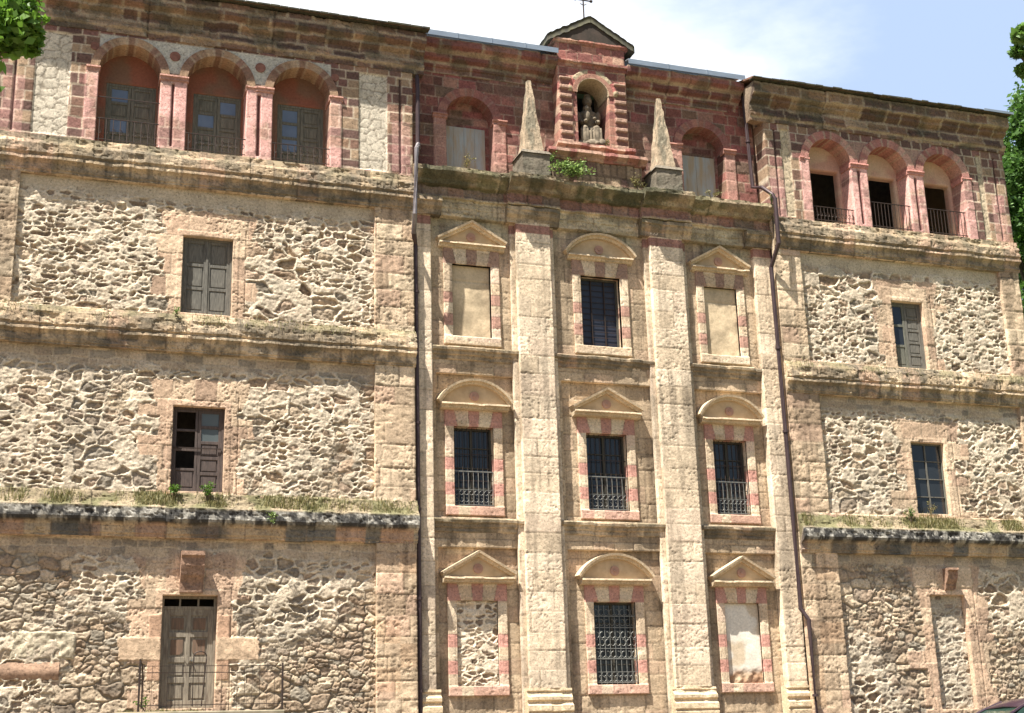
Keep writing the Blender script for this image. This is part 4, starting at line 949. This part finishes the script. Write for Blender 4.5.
# carved slab and long red lintel stone set low in the left rubble
sheet('carved_slab', -.15, 1.16, 2.32, 2.92, .095, lambda x, z: (.07 * (fbm(x * 8, z * 8, 4, 4) - .5) - .04 * (1 - sst(0, .05, np.minimum.reduce([x + .15, 1.16 - x, z - 2.32, 2.92 - z]))), C(.50, .43, .31) * (.5 + .9 * fbm(x * 5, z * 5, 5, 4))[:, None]), BLD, skirt=.08, res=.02)
sheet('long_stone', -1.0, .85, 1.90, 2.26, .11, lambda x, z: (.05 * np.sin((z - 1.9) / .36 * math.pi) + .02 * (fbm(x * 5, z * 5, 6) - .5), C(.36, .235, .16) * (.5 + 1. * fbm(x * 5, z * 7, 5, 4))[:, None]), BLD, skirt=.08, res=.02)

# gallery doors (left wing) + balcony rails
for k, cx in enumerate(ARCH_L):
    g = empty('gallery_door', parent=BLD); o = (cx - .50, cx + .66, 14.16, 15.94); y = .545
    g['label'] = ['olive wooden gallery door with one black missing pane', 'olive wooden gallery door with a pale pane on each leaf', 'olive wooden gallery door with blue panes in its left leaf'][k]
    outer_frame(g, o, y, M_GREENWOOD, .06); m_ = (o[0] + o[1]) / 2
    leaf_panelled(g, o[0] + .06, m_ - .004, o[2] + .06, o[3] - .06, y + .012, M_GREENWOOD, 4, panes=((1, 3), (2,), (1, 2, 3))[k], pane_mat=M_BLUEGLASS, fr=.07)
    leaf_panelled(g, m_ + .004, o[1] - .06, o[2] + .06, o[3] - .06, y + .012, M_GREENWOOD, 4, panes=((), (3,), ())[k], pane_mat=M_BLUEGLASS, fr=.07)
    if True:
        r = .715; mb = MB(); yr = .0
        top = 14.95 if k == 0 else 14.82
        mb.box(cx - r, cx + r, yr - .01, yr + .01, top + .33, top + .35) if k == 0 else None
        mb.box(cx - r, cx + r, yr - .012, yr + .012, top - .22, top - .2)
        n = 9
        for q in range(n):
            x = cx - r + 2 * r * (q + .5) / n; mb.tube([(x, yr, 14.15), (x, yr, top - .2)], .011, 5)
            mb.tube([(x + .05 * math.cos(t), yr, 14.42 + .07 * math.sin(t)) for t in np.linspace(-2.5, 2, 8)], .009, 4)
        mb.box(cx - r, cx + r, yr - .01, yr + .01, 14.2, 14.215)
        mb.build('balcony_railing', M_IRON, BLD)
for k, cx in enumerate(ARCH_R):
    r = .685; mb = MB(); yr = .06; top = 14.95 if k else 14.62; a, b = cx - r, cx + r
    mb.box(a, b, yr - .012, yr + .012, top - .01, top + .012)
    n = 12
    for q in range(n):
        x = a + (b - a) * (q + .5) / n; mb.tube([(x, yr, 14.14), (x, yr, top)], .010, 5)
        if k == 0: mb.tube([(x + .05 * math.cos(t), yr, 14.4 + .06 * math.sin(t)) for t in np.linspace(-2.5, 2, 8)], .009, 4)
    mb.box(a, b, yr - .01, yr + .01, 14.22, 14.24)
    mb.build('balcony_railing', M_IRON, BLD)

# ================================================================== OTHER THINGS
# ---- statue: seated robed figure, one continuous mesh
def statue():
    bm = bmesh.new()
    def ell(c, r, rot=None):
        m = Matrix.Translation(c) @ (rot or Matrix.Identity(4)) @ Matrix.Diagonal((*r, 1)); bmesh.ops.create_icosphere(bm, subdivisions=3, radius=1, matrix=m)
    rx = lambda a: Matrix.Rotation(R(a), 4, 'X'); ry = lambda a: Matrix.Rotation(R(a), 4, 'Y')
    ell((0, .05, .80), (.19, .14, .28)); ell((0, .05, 1.02), (.22, .12, .10)); ell((0, .03, 1.17), (.06, .06, .10))
    ell((0, .0, 1.34), (.10, .115, .14)); ell((0, .05, 1.37), (.118, .11, .14)); ell((0, .10, 1.16), (.12, .05, .16)); ell((-.035, -.11, 1.36), (.022, .015, .012)); ell((.035, -.11, 1.36), (.022, .015, .012)); ell((0, -.11, 1.27), (.035, .015, .012))
    ell((0, -.105, 1.31), (.018, .03, .03)); ell((0, .03, 1.49), (.09, .09, .06))
    ell((0, .02, .52), (.27, .20, .16))
    for s in (-1, 1):
        ell((s * .14, -.14, .52), (.11, .24, .10)); ell((s * .15, -.31, .30), (.085, .085, .30)); ell((s * .06, -.28, .22), (.09, .08, .26)); ell((s * .13, -.38, .07), (.07, .13, .06))
        ell((s * .23, .02, .90), (.075, .09, .19), ry(s * 8)); ell((s * .20, -.13, .74), (.06, .17, .065), rx(15)); ell((s * .11, -.26, .79), (.045, .06, .04))
    ell((.0, -.1, .2), (.32, .26, .20))
    for k in range(7): ell((-.24 + k * .08, -.30, .26), (.028, .09, .27), rx(6))       # skirt folds
    ell((-.08, -.25, .86), (.09, .08, .15)); ell((-.08, -.27, 1.05), (.06, .065, .075)); ell((-.12, -.3, .70), (.05, .10, .05))   # child on the lap
    ell((.25, -.30, .12), (.12, .12, .12)); ell((-.25, -.28, .1), (.12, .12, .1)); ell((.02, -.35, .10), (.16, .1, .1))
    me = bpy.data.meshes.new('statue'); bm.to_mesh(me); bm.free(); me.materials.append(simple('weathered_carved_stone', (.24, .195, .14), .95, 0, (.10, .08, .058), 9, .8))
    o = link(bpy.data.objects.new('statue', me)); o.location = (CX + .03, .66, 15.70); o.scale = (1.12, 1.0, 1.13); o.rotation_euler.z = R(-12)
    md = o.modifiers.new('r', 'REMESH'); md.mode = 'VOXEL'; md.voxel_size = .013; md.use_smooth_shade = True
    tag(o, 'weathered stone statue of a seated robed figure inside the roof niche', 'statue')
statue()

# ---- leaves helper
def leaves(name, P, size, mat, parent=None, flat=.5, aspect=.55, tones=None, rs=None):
    rs = rs or rng; n = len(P); a = rs.normal(size=(n, 3)); a /= np.linalg.norm(a, axis=1)[:, None]; a[:, 2] *= flat
    a /= np.linalg.norm(a, axis=1)[:, None]; b = np.cross(a, rs.normal(size=(n, 3))); b /= np.linalg.norm(b, axis=1)[:, None]; c = np.cross(a, b)
    s = (size * rs.uniform(.6, 1.3, n))[:, None]; w = s * aspect
    V = np.stack([P - a * s * .5, P + b * w * .5 + c * s * .08, P + a * s * .5, P - b * w * .5 + c * s * .08], 1).reshape(-1, 3)
    Q = np.arange(n * 4).reshape(n, 4)
    t = tones if tones is not None else rs.uniform(0, 1, n); cc = np.repeat(np.stack([t] * 3, 1), 4, 0)
    return np_mesh(name, V, Q, cc, mat, parent)
def tree(name, label, base, crown, trunk_h, r0, nl, lsize, mat, group=None, limbs=9, seed=1, lobes=22, extra=()):
    """crown = (cx,cy,cz,rx,ry,rz)"""
    rs = np.random.default_rng(seed); g = empty(name, label, 'tree', base, group)
    bx, by, bz = base; cx, cy, cz, rx_, ry_, rz_ = crown
    mb = MB(); top = Vector((cx - bx, cy - by, cz - bz)); s0 = Vector((0, 0, trunk_h))
    mb.tube([(0, 0, -.4), (.05, 0, trunk_h * .3), (.02, .05, trunk_h * .7), tuple(s0), tuple(s0.lerp(top, .5)), tuple(top)], r0, 9, [r0 * 1.4, r0, r0 * .85, r0 * .72, r0 * .45, r0 * .2])
    cl = []
    for k in range(lobes):
        d = rs.normal(size=3); d /= np.linalg.norm(d); q = d * rs.uniform(.35, .95)
        cl.append(np.array([cx + q[0] * rx_, cy + q[1] * ry_, cz + q[2] * rz_, rs.uniform(.22, .40)]))
    for e in extra: cl.append(np.array(e))
    for k, c in enumerate(cl):
        if k % max(1, len(cl) // limbs) and k < lobes: continue
        st = s0.lerp(top, rs.uniform(0, .6)); en = Vector((c[0] - bx, c[1] - by, c[2] - bz)); md = st.lerp(en, .5) + Vector((0, 0, -.15 * (en - st).length * .5))
        mb.tube([tuple(st), tuple(md), tuple(en)], .1, 6, [r0 * .35, r0 * .2, r0 * .06])
    mb.build('trunk', M_BARK, g)
    P = []; T = []; per = nl // len(cl)
    for c in cl:
        rad = np.array([rx_, ry_, rz_]) * c[3] if c[3] < 1 else np.array([1, 1, 1]) * (c[3] - 1)
        d = rs.normal(size=(per, 3)); d /= np.linalg.norm(d, axis=1)[:, None]; q = d * (rs.uniform(.2, 1, (per, 1)) ** .5) * rad * (1 + .35 * np.sin(d[:, :1] * 5 + c[0]) * np.cos(d[:, 2:] * 6))
        P.append(q + c[:3] - np.array(base)); T.append(np.clip(rs.uniform(0, .5, per) + rs.uniform(0, .5), 0, 1))
    leaves('crown', np.concatenate(P), lsize, mat, g, tones=np.concatenate(T), rs=rs)
    return g

# ---- terrain: one sheet with the terrace in front of the facade and the hill behind
def terr(x, y):
    z = -1.6 + 1.28 * sst(-17, -10, y)
    d = np.clip(y - 14, 0, 400) * .0 + sst(12, 60, y) * 22 * sst(5, 55, x)
    e = sst(28, 60, x) * sst(-10, 25, y) * 16
    return z + np.maximum(d, e) + sst(90, 260, y) * 25 + (fbm(x * .15, y * .15, 3) - .5) * .5 * sst(14, 40, np.abs(y + 4))
g1 = np.concatenate([np.linspace(-1500, -120, 14), np.linspace(-110, 120, 150), np.linspace(130, 1500, 14)])
g2 = np.concatenate([np.linspace(-1500, -80, 12), np.linspace(-75, 130, 150), np.linspace(140, 1500, 14)])
X, Y = np.meshgrid(g1, g2, indexing='ij'); V = np.stack([X.ravel(), Y.ravel(), terr(X.ravel(), Y.ravel())], 1)
idx = np.arange(len(V)).reshape(X.shape); Q = np.stack([idx[:-1, :-1], idx[1:, :-1], idx[1:, 1:], idx[:-1, 1:]], -1).reshape(-1, 4)
gc = mixc(C(.20, .155, .105) * np.ones((len(V), 3)), C(.075, .11, .035) * np.ones((len(V), 3)), np.maximum(sst(14, 18, V[:, 1]), sst(29, 33, V[:, 0])))
tag(np_mesh('ground', V, Q, gc, M_STONE, None, True), kind='structure')

# ---- steps and landing before the door, iron railing
mb = MB(); mb.box(1.9, 5.3, -1.55, -.02, -.4, 1.16, .02)
for k in range(7): mb.box(5.302 + k * .3, 5.3 + (k + 1) * .3, -1.55, -.02, -.4, 1.16 - (k + 1) * .2, .012)
st = mb.build('stone_steps', simple('worn_step_stone', (.30, .25, .18), .95, 0, (.17, .15, .10), 5, .6)); tag(st, 'worn stone steps and landing in front of the bleached wooden door', 'steps')
RL = empty('iron_railing', 'rusty wrought iron railing along the steps before the wooden door', 'railing', (0, 0, 0))
mb = MB(); yf = -1.48; zt = 2.06; mb.box(2.35, 5.25, yf - .006, yf + .006, zt - .006, zt + .006); mb.box(2.35, 5.25, yf - .01, yf + .01, 1.28, 1.295); mb.box(2.35, 5.25, yf - .009, yf + .009, 1.92, 1.935); mb.build('rail', M_IRON, RL)
mb = MB()
for k in range(19): mb.tube([(2.45 + k * .155, yf, 1.16), (2.45 + k * .155, yf, zt)], .0045, 5)
mb.build('balusters', M_IRON, RL)
mb = MB(); mb.tube([(3.42, yf, 1.25), (3.42, yf, 2.2)] + [(3.55 - .13 * math.cos(t), yf, 2.25 + .1 * math.sin(t)) for t in np.linspace(0.2, 2.9, 8)] + [(3.68, yf, 2.2), (3.60, yf, 1.25)], .013, 6); mb.build('hoop', M_IRON, RL)
for x, zp in ((2.36, 2.16), (5.25, 2.07)):
    mb = MB(); mb.box(x - .02, x + .02, yf - .02, yf + .02, 1.15, zp, .006); mb.tube([(x, yf, zp), (x, yf, zp + .04)], .02, 6); mb.build('post', M_IRON, RL)
mb = MB(); mb.tube([(2.36, yf, 2.16), (2.42, yf + .2, 2.1), (2.46, yf + .45, 1.9), (2.47, yf + .6, 1.25)], .018, 6); mb.build('brace', M_IRON, RL)

# ---- parked car (only its bonnet and roof show above the frame's lower edge)
CAR = empty('parked_car', 'dark plum coloured parked car below the right wing, bonnet and roof showing', 'car', (0, 0, 0))
M_CARP, nt, b_ = new_mat('dark_plum_car_paint'); b_.inputs['Base Color'].default_value = (.035, .018, .028, 1); b_.inputs['Roughness'].default_value = .3; b_.inputs['Coat Weight'].default_value = .8
nn = node(nt, 'ShaderNodeTexNoise', i_Scale=30.0, i_Detail=3.0); mr = node(nt, 'ShaderNodeMapRange'); mr.inputs[3].default_value = .25; mr.inputs[4].default_value = .45; nt.links.new(nn.outputs['Fac'], mr.inputs[0]); nt.links.new(mr.outputs[0], b_.inputs['Roughness'])
M_CARG = glass_mat('green_tinted_glass', (.03, .06, .045), .05); M_RUB = simple('tyre_rubber', (.02, .02, .02), .9); M_HL = glass_mat('headlamp_glass', (.6, .6, .6), .1); M_RIM = simple('alloy', (.4, .4, .42), .35, .8)
cx0, cyc, gz = 19.25, -3.5, -.40
def station(x, zs, hw):   # lower body ring
    return [(x, cyc - hw * a, gz + z) for a, z in zs] + [(x, cyc + hw * a, gz + z) for a, z in reversed(zs)]
SB = [(0, .42, .60, .62), (.10, .30, .72, .74), (.5, .25, .84, .83), (1.2, .22, .95, .86), (1.95, .2, 1.03, .87), (2.9, .2, .98, .87), (3.6, .22, 1.0, .86), (4.0, .28, .98, .82), (4.15, .40, .85, .72)]
mb = MB(); rings = []
for dx, zl, zt_, hw in SB:
    rg = [(.80, zl), (.98, zl + .1), (1.0, zl + (zt_ - zl) * .55), (.97, zt_ - .10), (.86, zt_ - .02), (.45, zt_ + .015), (.0001, zt_ + .025)]
    pts = station(cx0 + dx, rg, hw); rings.append(len(mb.v)); mb.v += pts
n = 14
for a, b in zip(rings[:-1], rings[1:]):
    for k in range(n): mb.f.append((a + k, a + (k + 1) % n, b + (k + 1) % n, b + k))
mb.f.append(tuple(rings[0] + k for k in range(n))); mb.f.append(tuple(rings[-1] + k for k in range(n)))
o = mb.build('body', M_CARP, CAR, True); md = o.modifiers.new('s', 'SUBSURF'); md.levels = md.render_levels = 2
roofl = [(1.80, .99, .72), (2.35, 1.27, .64), (2.75, 1.42, .58), (3.3, 1.46, .57), (3.75, 1.38, .58), (4.10, 1.0, .66)]
mb = MB(); rings = []
for dx, z, hw in roofl:
    rings.append(len(mb.v)); mb.v += [(cx0 + dx, cyc - hw, gz + z - .05), (cx0 + dx, cyc - hw * .9, gz + z), (cx0 + dx, cyc, gz + z + .03), (cx0 + dx, cyc + hw * .9, gz + z), (cx0 + dx, cyc + hw, gz + z - .05)]
for a, b in list(zip(rings[:-1], rings[1:]))[1:-1]:
    for k in range(4): mb.f.append((a + k, a + k + 1, b + k + 1, b + k))
o = mb.build('roof_panel', M_CARP, CAR, True); md = o.modifiers.new('s', 'SOLIDIFY'); md.thickness = .04; 
mb = MB(); g0, g1_ = rings[0], rings[1]
for s in (-1, 1):
    mb = MB(); mb.tube([(cx0 + 1.72, cyc + s * .74, gz + .98), (cx0 + 2.35, cyc + s * .63, gz + 1.25), (cx0 + 2.78, cyc + s * .57, gz + 1.405)], .035, 6).build('pillar', M_CARP, CAR)
    MB().tube([(cx0 + 2.95, cyc + s * .80, gz + .97), (cx0 + 2.98, cyc + s * .58, gz + 1.42)], .04, 6).build('pillar', M_CARP, CAR)
    MB().tube([(cx0 + 4.1, cyc + s * .70, gz + .97), (cx0 + 3.75, cyc + s * .58, gz + 1.38)], .05, 6).build('pillar', M_CARP, CAR)
mb = MB(); mb.poly([(cx0 + 1.76, cyc - .70, gz + .99), (cx0 + 1.76, cyc + .70, gz + .99), (cx0 + 2.76, cyc + .54, gz + 1.40), (cx0 + 2.76, cyc - .54, gz + 1.40)], (0.01, 0, -.01)); mb.build('windscreen', M_CARG, CAR)
for s in (-1, 1):
    mb = MB(); mb.poly([(cx0 + 1.95, cyc + s * .76, gz + 1.0), (cx0 + 4.02, cyc + s * .74, gz + .99), (cx0 + 3.7, cyc + s * .60, gz + 1.36), (cx0 + 2.8, cyc + s * .59, gz + 1.39), (cx0 + 2.4, cyc + s * .65, gz + 1.24)], (0, -s * .01, 0)); mb.build('side_window', M_CARG, CAR)
    MB().box(cx0 + .0, cx0 + .16, cyc + s * .50 - .15, cyc + s * .50 + .13, gz + .56, gz + .68, .02).build('headlight', M_HL, CAR)
    for dx in (.78, 3.35):
        w = MB(); w.tube([(cx0 + dx, cyc + s * .72, gz + .31), (cx0 + dx, cyc + s * .90, gz + .31)], .31, 24); w = w.build('wheel', M_RUB, CAR)
        MB().tube([(cx0 + dx, cyc + s * .88, gz + .31), (cx0 + dx, cyc + s * .915, gz + .31)], .19, 16).build('rim', M_RIM, w)
    mb = MB(); mb.box(cx0 + 2.02, cx0 + 2.14, cyc + s * .95 - .09, cyc + s * .95 + .09, gz + .98, gz + 1.10, .03); mb.build('wing_mirror', M_CARP, CAR)

# ---- weeds growing on the ledges
def weed(label, x, y, z, w, h, n, size, mat=None, seed=0, name='ledge_plant', cat='plant', group=None):
    rs = np.random.default_rng(seed + 100); g = empty(name, label, cat, (x, y, z), group); mb = MB(); P = []
    ns = max(3, int(n / 30))
    for k in range(ns):
        a = rs.uniform(0, 6.28); rr = rs.uniform(.1, 1); e = Vector((math.cos(a) * w / 2 * rr, math.sin(a) * .12 * rr - .04, h * rs.uniform(.55, 1) * (1 - .35 * rr)))
        m_ = e * .5 + Vector((0, 0, h * .12)); mb.tube([(0, 0, -.06), tuple(m_), tuple(e)], .006, 4, [.008, .006, .003])
        t = rs.uniform(.2, 1.05, n // ns); q = np.array([((1 - u) ** 2 * np.array([0, 0, 0]) + 2 * u * (1 - u) * np.array(m_) + u * u * np.array(e)) for u in t])
        P.append(q + rs.normal(size=q.shape) * size * .55)
    mb.build('stem', M_BARK, g); leaves('foliage', np.concatenate(P), size, mat or M_WEED, g, rs=rs)
G = 'weeds rooted on the masonry ledges'
weed('widest leafy green bush on the ledge below the statue niche', 12.78, -.30, 14.46, 1.55, .55, 800, .085, M_BUSH, 1, group=G)
weed('small green sprig at the right foot of the left obelisk', 12.30, .0, 14.95, .45, .35, 110, .06, M_WEED, 2, group=G)
weed('wiry dry weed on the ledge beside the left foot of the right obelisk', 14.7, -.1, 14.44, .8, .42, 160, .06, M_DRYGRASS, 3, group=G)
weed('dry twiggy weed in front of the blue grey board of the left niche', 9.9, -.05, 14.44, .6, .62, 110, .05, M_DRYGRASS, 4, group=G)
weed('thin pale weed on the ledge before the right niche', 16.9, -.1, 14.44, .7, .3, 110, .05, M_DRYGRASS, 5, group=G)
weed('tuft of dry weed on the statue niche sill', 14.0, .15, 15.68, .3, .3, 60, .05, M_DRYGRASS, 6, group=G)
weed('green weed hanging at the right end of the centre ledge beside the downpipe', 18.62, -.25, 14.42, .3, .35, 100, .05, M_WEED, 7, group=G)
weed('green weed at the left foot of the purple brown window', 3.02, -.05, 5.84, .34, .36, 170, .055, M_LEAF, 8, group=G)
weed('taller green weed under the middle of the purple brown window', 3.76, -.1, 5.80, .36, .42, 190, .055, M_LEAF, 9, group=G)
weed('pale green sprig hanging from the black mossy ledge of the left wing', 5.15, -.40, 5.18, .3, .35, 90, .055, M_WEED, 10, group=G)
weed('bright green weed below the small panes window of the right wing', 22.1, -.1, 5.84, .6, .40, 170, .055, M_WEED, 11, group=G)
weed('dry weed inside the sill of the small panes window', 22.85, .08, 6.02, .5, .40, 110, .05, M_DRYGRASS, 12, group=G)
weed('small green weed on the ledge under the closed grey shutters', 2.9, -.12, 10.0, .4, .22, 90, .05, M_WEED, 13, group=G)
weed('small green weed at the doorstep beside the wooden door', 2.6, -.3, 1.26, .6, .25, 140, .05, M_LEAF, 14, group=G)
def grass(name, x0, x1, yf, zf, n, hmax, seed):
    rs = np.random.default_rng(seed); xs = rs.uniform(x0, x1, n * 3); dens = fbm(xs * 1.5, xs * 0 + seed, seed, 3); xs = xs[rs.uniform(0, 1, len(xs)) < sst(.30, .68, dens) ** 1.5][:n]; n = len(xs)
    t = rs.uniform(0, 1, n) ** 1.2; ys = (-.19 + .18 * t) if yf == 0 else yf + 1.1 * t; zs = zf + t * (.30 if yf == 0 else 0); h = hmax * rs.uniform(.2, 1, n) * (.5 + fbm(xs * 1.1, xs * 0, seed + 2)); a = rs.uniform(0, 6.28, n)
    l = h * rs.uniform(.1, .6, n); w = .008
    b = np.stack([xs, ys, zs], 1); d = np.stack([np.cos(a), np.sin(a) * .6, np.zeros(n)], 1); s = np.stack([np.sin(a), -np.cos(a), np.zeros(n)], 1) * w
    m = b + d * (l * .3)[:, None] + np.array([0, 0, 1]) * (h * .6)[:, None]; tp = b + d * l[:, None] + np.array([0, 0, 1]) * h[:, None]
    V = np.stack([b - s, b + s, m + s * .7, m - s * .7, tp], 1).reshape(-1, 3); k = np.arange(n)[:, None] * 5
    Q = np.concatenate([k + np.array([0, 1, 2, 3]), k + np.array([3, 2, 4, 4])])
    cc = np.repeat(np.stack([rs.uniform(0, 1, n)] * 3, 1), 5, 0)
    F = [tuple(q) for q in (k + np.array([0, 1, 2, 3])).tolist()] + [tuple(q) for q in (k + np.array([3, 2, 4])).tolist()]
    me = bpy.data.meshes.new(name); me.from_pydata(V.tolist(), [], F); at = me.color_attributes.new('col', 'FLOAT_COLOR', 'POINT'); c4 = np.ones((len(V), 4), np.float32); c4[:, :3] = cc
    at.data.foreach_set('color', c4.ravel()); me.materials.append(M_DRYGRASS); o = link(bpy.data.objects.new(name, me)); return o
for args, lb in ((( 'ledge_grass', WL0, WL1, 0, 5.58, 2600, .15, 1), 'patchy yellow green grass on the black ledge of the left wing'), (('ledge_grass', WR0 + .1, WR1, 0, 5.58, 2200, .17, 2), 'patchy yellow green grass on the black ledge of the right wing'),
                 (('landing_grass', 2.0, 5.2, -1.2, 1.14, 900, .10, 5), 'low green grass at the foot of the wooden door'),
                 (('ledge_grass', WL0, WL1, 0, 9.78, 500, .10, 3), 'thin dry grass on the middle ledge of the left wing'), (('ledge_grass', WR0 + .1, WR1, 0, 9.78, 400, .10, 4), 'thin dry grass on the middle ledge of the right wing')):
    tag(grass(*args), lb, 'grass', kind='stuff')

# ================================================================== CAMERA
f, pi_, ya, ro = 1386.717, .28383, .34287, -.03004
fwd = Vector((math.sin(ya) * math.cos(pi_), math.cos(ya) * math.cos(pi_), math.sin(pi_))); r_v = Vector((math.cos(ya), -math.sin(ya), 0)); u_v = r_v.cross(fwd)
r2 = r_v * math.cos(ro) + u_v * math.sin(ro); u2 = -r_v * math.sin(ro) + u_v * math.cos(ro)
cam = bpy.data.objects.new('camera', bpy.data.cameras.new('camera')); COL.objects.link(cam)
cam.matrix_world = Matrix(((r2.x, u2.x, -fwd.x, 0), (r2.y, u2.y, -fwd.y, -31), (r2.z, u2.z, -fwd.z, 0), (0, 0, 0, 1)))
cam.data.sensor_width = 36; cam.data.lens = 36 * f / 1024; cam.data.clip_end = 5000; cam.data.clip_start = .05
scene.camera = cam
def ray(px, py, dist):
    d = (fwd * f + r2 * (px - 512) - u2 * (py - 356.5)).normalized(); return Vector((0, -31, 0)) + d * dist

# ---- trees
tree('broadleaf_tree', 'bright green leafy tree whose branch tips hang into the upper left', (-7.2, -20.5, -1.3), (-7.2, -20.3, 6.8, 2.9, 2.6, 2.3), 3.6, .22, 15000, .10, M_LEAF, seed=3, lobes=26,
     extra=[(*ray(8, 10, 12.2), 1.27), (*ray(0, 30, 12.0), 1.24), (*ray(22, 26, 12.1), 1.17), (*ray(30, 44, 12.1), 1.09), (*ray(8, 44, 12.1), 1.08), (*ray(-30, 15, 12.3), 1.4), (*ray(-80, 30, 12.3), 1.8)])
tree('broadleaf_tree', 'leafy tree of which a single drooping sprig shows at the upper right edge', (11.0, -22.5, -1.5), (12.0, -22.3, 4.9, 1.7, 2.0, 1.7), 3.2, .2, 6000, .10, M_LEAFD, seed=5, lobes=20,
     extra=[(*ray(1022, 34, 12.0), 1.06), (*ray(1018, 52, 12.0), 1.035), (*ray(1023, 70, 12.0), 1.04), (*ray(1050, 50, 12.1), 1.25)])
TG = 'trees on the hillside behind the right wing'
for k, (x, y, cz, rr, lb, mt) in enumerate(((35.7, 9.5, 20.7, 3.1, 'tallest dark green tree rising just behind the roof end', M_LEAFD), (34.9, 4.0, 15.6, 2.6, 'bright green lower tree beside the right end wall', M_LEAF),
                                    (40.3, 12, 19.5, 3.6, 'dark green tree at the right edge behind the tallest one', M_LEAFD), (33.2, 6.5, 12.5, 2.8, 'dark green low tree hidden mostly by the right wing', M_LEAFD))):
    tz = float(terr(np.array([x]), np.array([y]))[0])
    tree('hillside_tree', lb, (x, y, tz), (x, y, cz, rr, rr, rr * 1.1), (cz - tz) * .5, .3, 26000, .24, mt, TG, seed=20 + k, lobes=34)

# ================================================================== LIGHT
sd = Vector((1.5, 1.0, -3.6)).normalized()            # direction the light travels
el = math.asin(-sd.z); az = math.atan2(-sd.x, -sd.y)   # direction towards the sun, from +Y clockwise
sun = bpy.data.objects.new('sun', bpy.data.lights.new('sun', 'SUN')); COL.objects.link(sun)
sun.data.energy = 5.0; sun.data.angle = R(.5); sun.data.color = (1, .955, .87); sun.rotation_euler = sd.to_track_quat('-Z', 'Y').to_euler()
W = bpy.data.worlds.new('World'); scene.world = W; W.use_nodes = True; nt = W.node_tree; L = nt.links.new; bg = nt.nodes['Background']
sky = node(nt, 'ShaderNodeTexSky', sky_type='NISHITA', sun_disc=False, sun_elevation=el, sun_rotation=az, air_density=1.0, dust_density=1.2, ozone_density=1.0)
tc = node(nt, 'ShaderNodeTexCoord'); mp = node(nt, 'ShaderNodeMapping'); mp.inputs['Scale'].default_value = (1, 1, 2.2); L(tc.outputs['Generated'], mp.inputs[0])
nz = node(nt, 'ShaderNodeTexNoise', i_Scale=2.6, i_Detail=7.0, i_Roughness=.55); L(mp.outputs[0], nz.inputs['Vector'])
sx = node(nt, 'ShaderNodeSeparateXYZ'); L(tc.outputs['Generated'], sx.inputs[0])
ad = node(nt, 'ShaderNodeMath', operation='MULTIPLY_ADD'); ad.inputs[1].default_value = -.55; L(sx.outputs[0], ad.inputs[0]); ad2 = node(nt, 'ShaderNodeMath', operation='MULTIPLY_ADD'); ad2.inputs[1].default_value = .9; L(sx.outputs[1], ad2.inputs[0]); L(nz.outputs['Fac'], ad2.inputs[2]); L(ad2.outputs[0], ad.inputs[2])   # cloudier to the west (left)
cr = node(nt, 'ShaderNodeMapRange', interpolation_type='SMOOTHSTEP'); cr.inputs[1].default_value = .88; cr.inputs[2].default_value = 1.16; cr.inputs[3].default_value = .0; cr.inputs[4].default_value = 1; L(ad.outputs[0], cr.inputs[0])
mx = node(nt, 'ShaderNodeMix', data_type='RGBA'); L(sky.outputs[0], mx.inputs[6]); cm = node(nt, 'ShaderNodeMix', data_type='RGBA'); cm.inputs[6].default_value = (4.3, 5.5, 7.7, 1); cm.inputs[7].default_value = (10.6, 10.8, 11.0, 1); L(cr.outputs[0], cm.inputs[0]); L(cm.outputs[2], mx.inputs[7])
vl = node(nt, 'ShaderNodeMapRange', interpolation_type='SMOOTHSTEP'); vl.inputs[1].default_value = -.2; vl.inputs[2].default_value = .6; vl.inputs[3].default_value = 0; vl.inputs[4].default_value = .92; L(sx.outputs[1], vl.inputs[0]); L(vl.outputs[0], mx.inputs[0])
L(mx.outputs[2], bg.inputs['Color']); bg.inputs['Strength'].default_value = .05
scene.view_settings.view_transform = 'Standard'; scene.view_settings.look = 'None'; scene.view_settings.gamma = 1; scene.view_settings.exposure = 1.48
scene.render.engine = 'CYCLES'
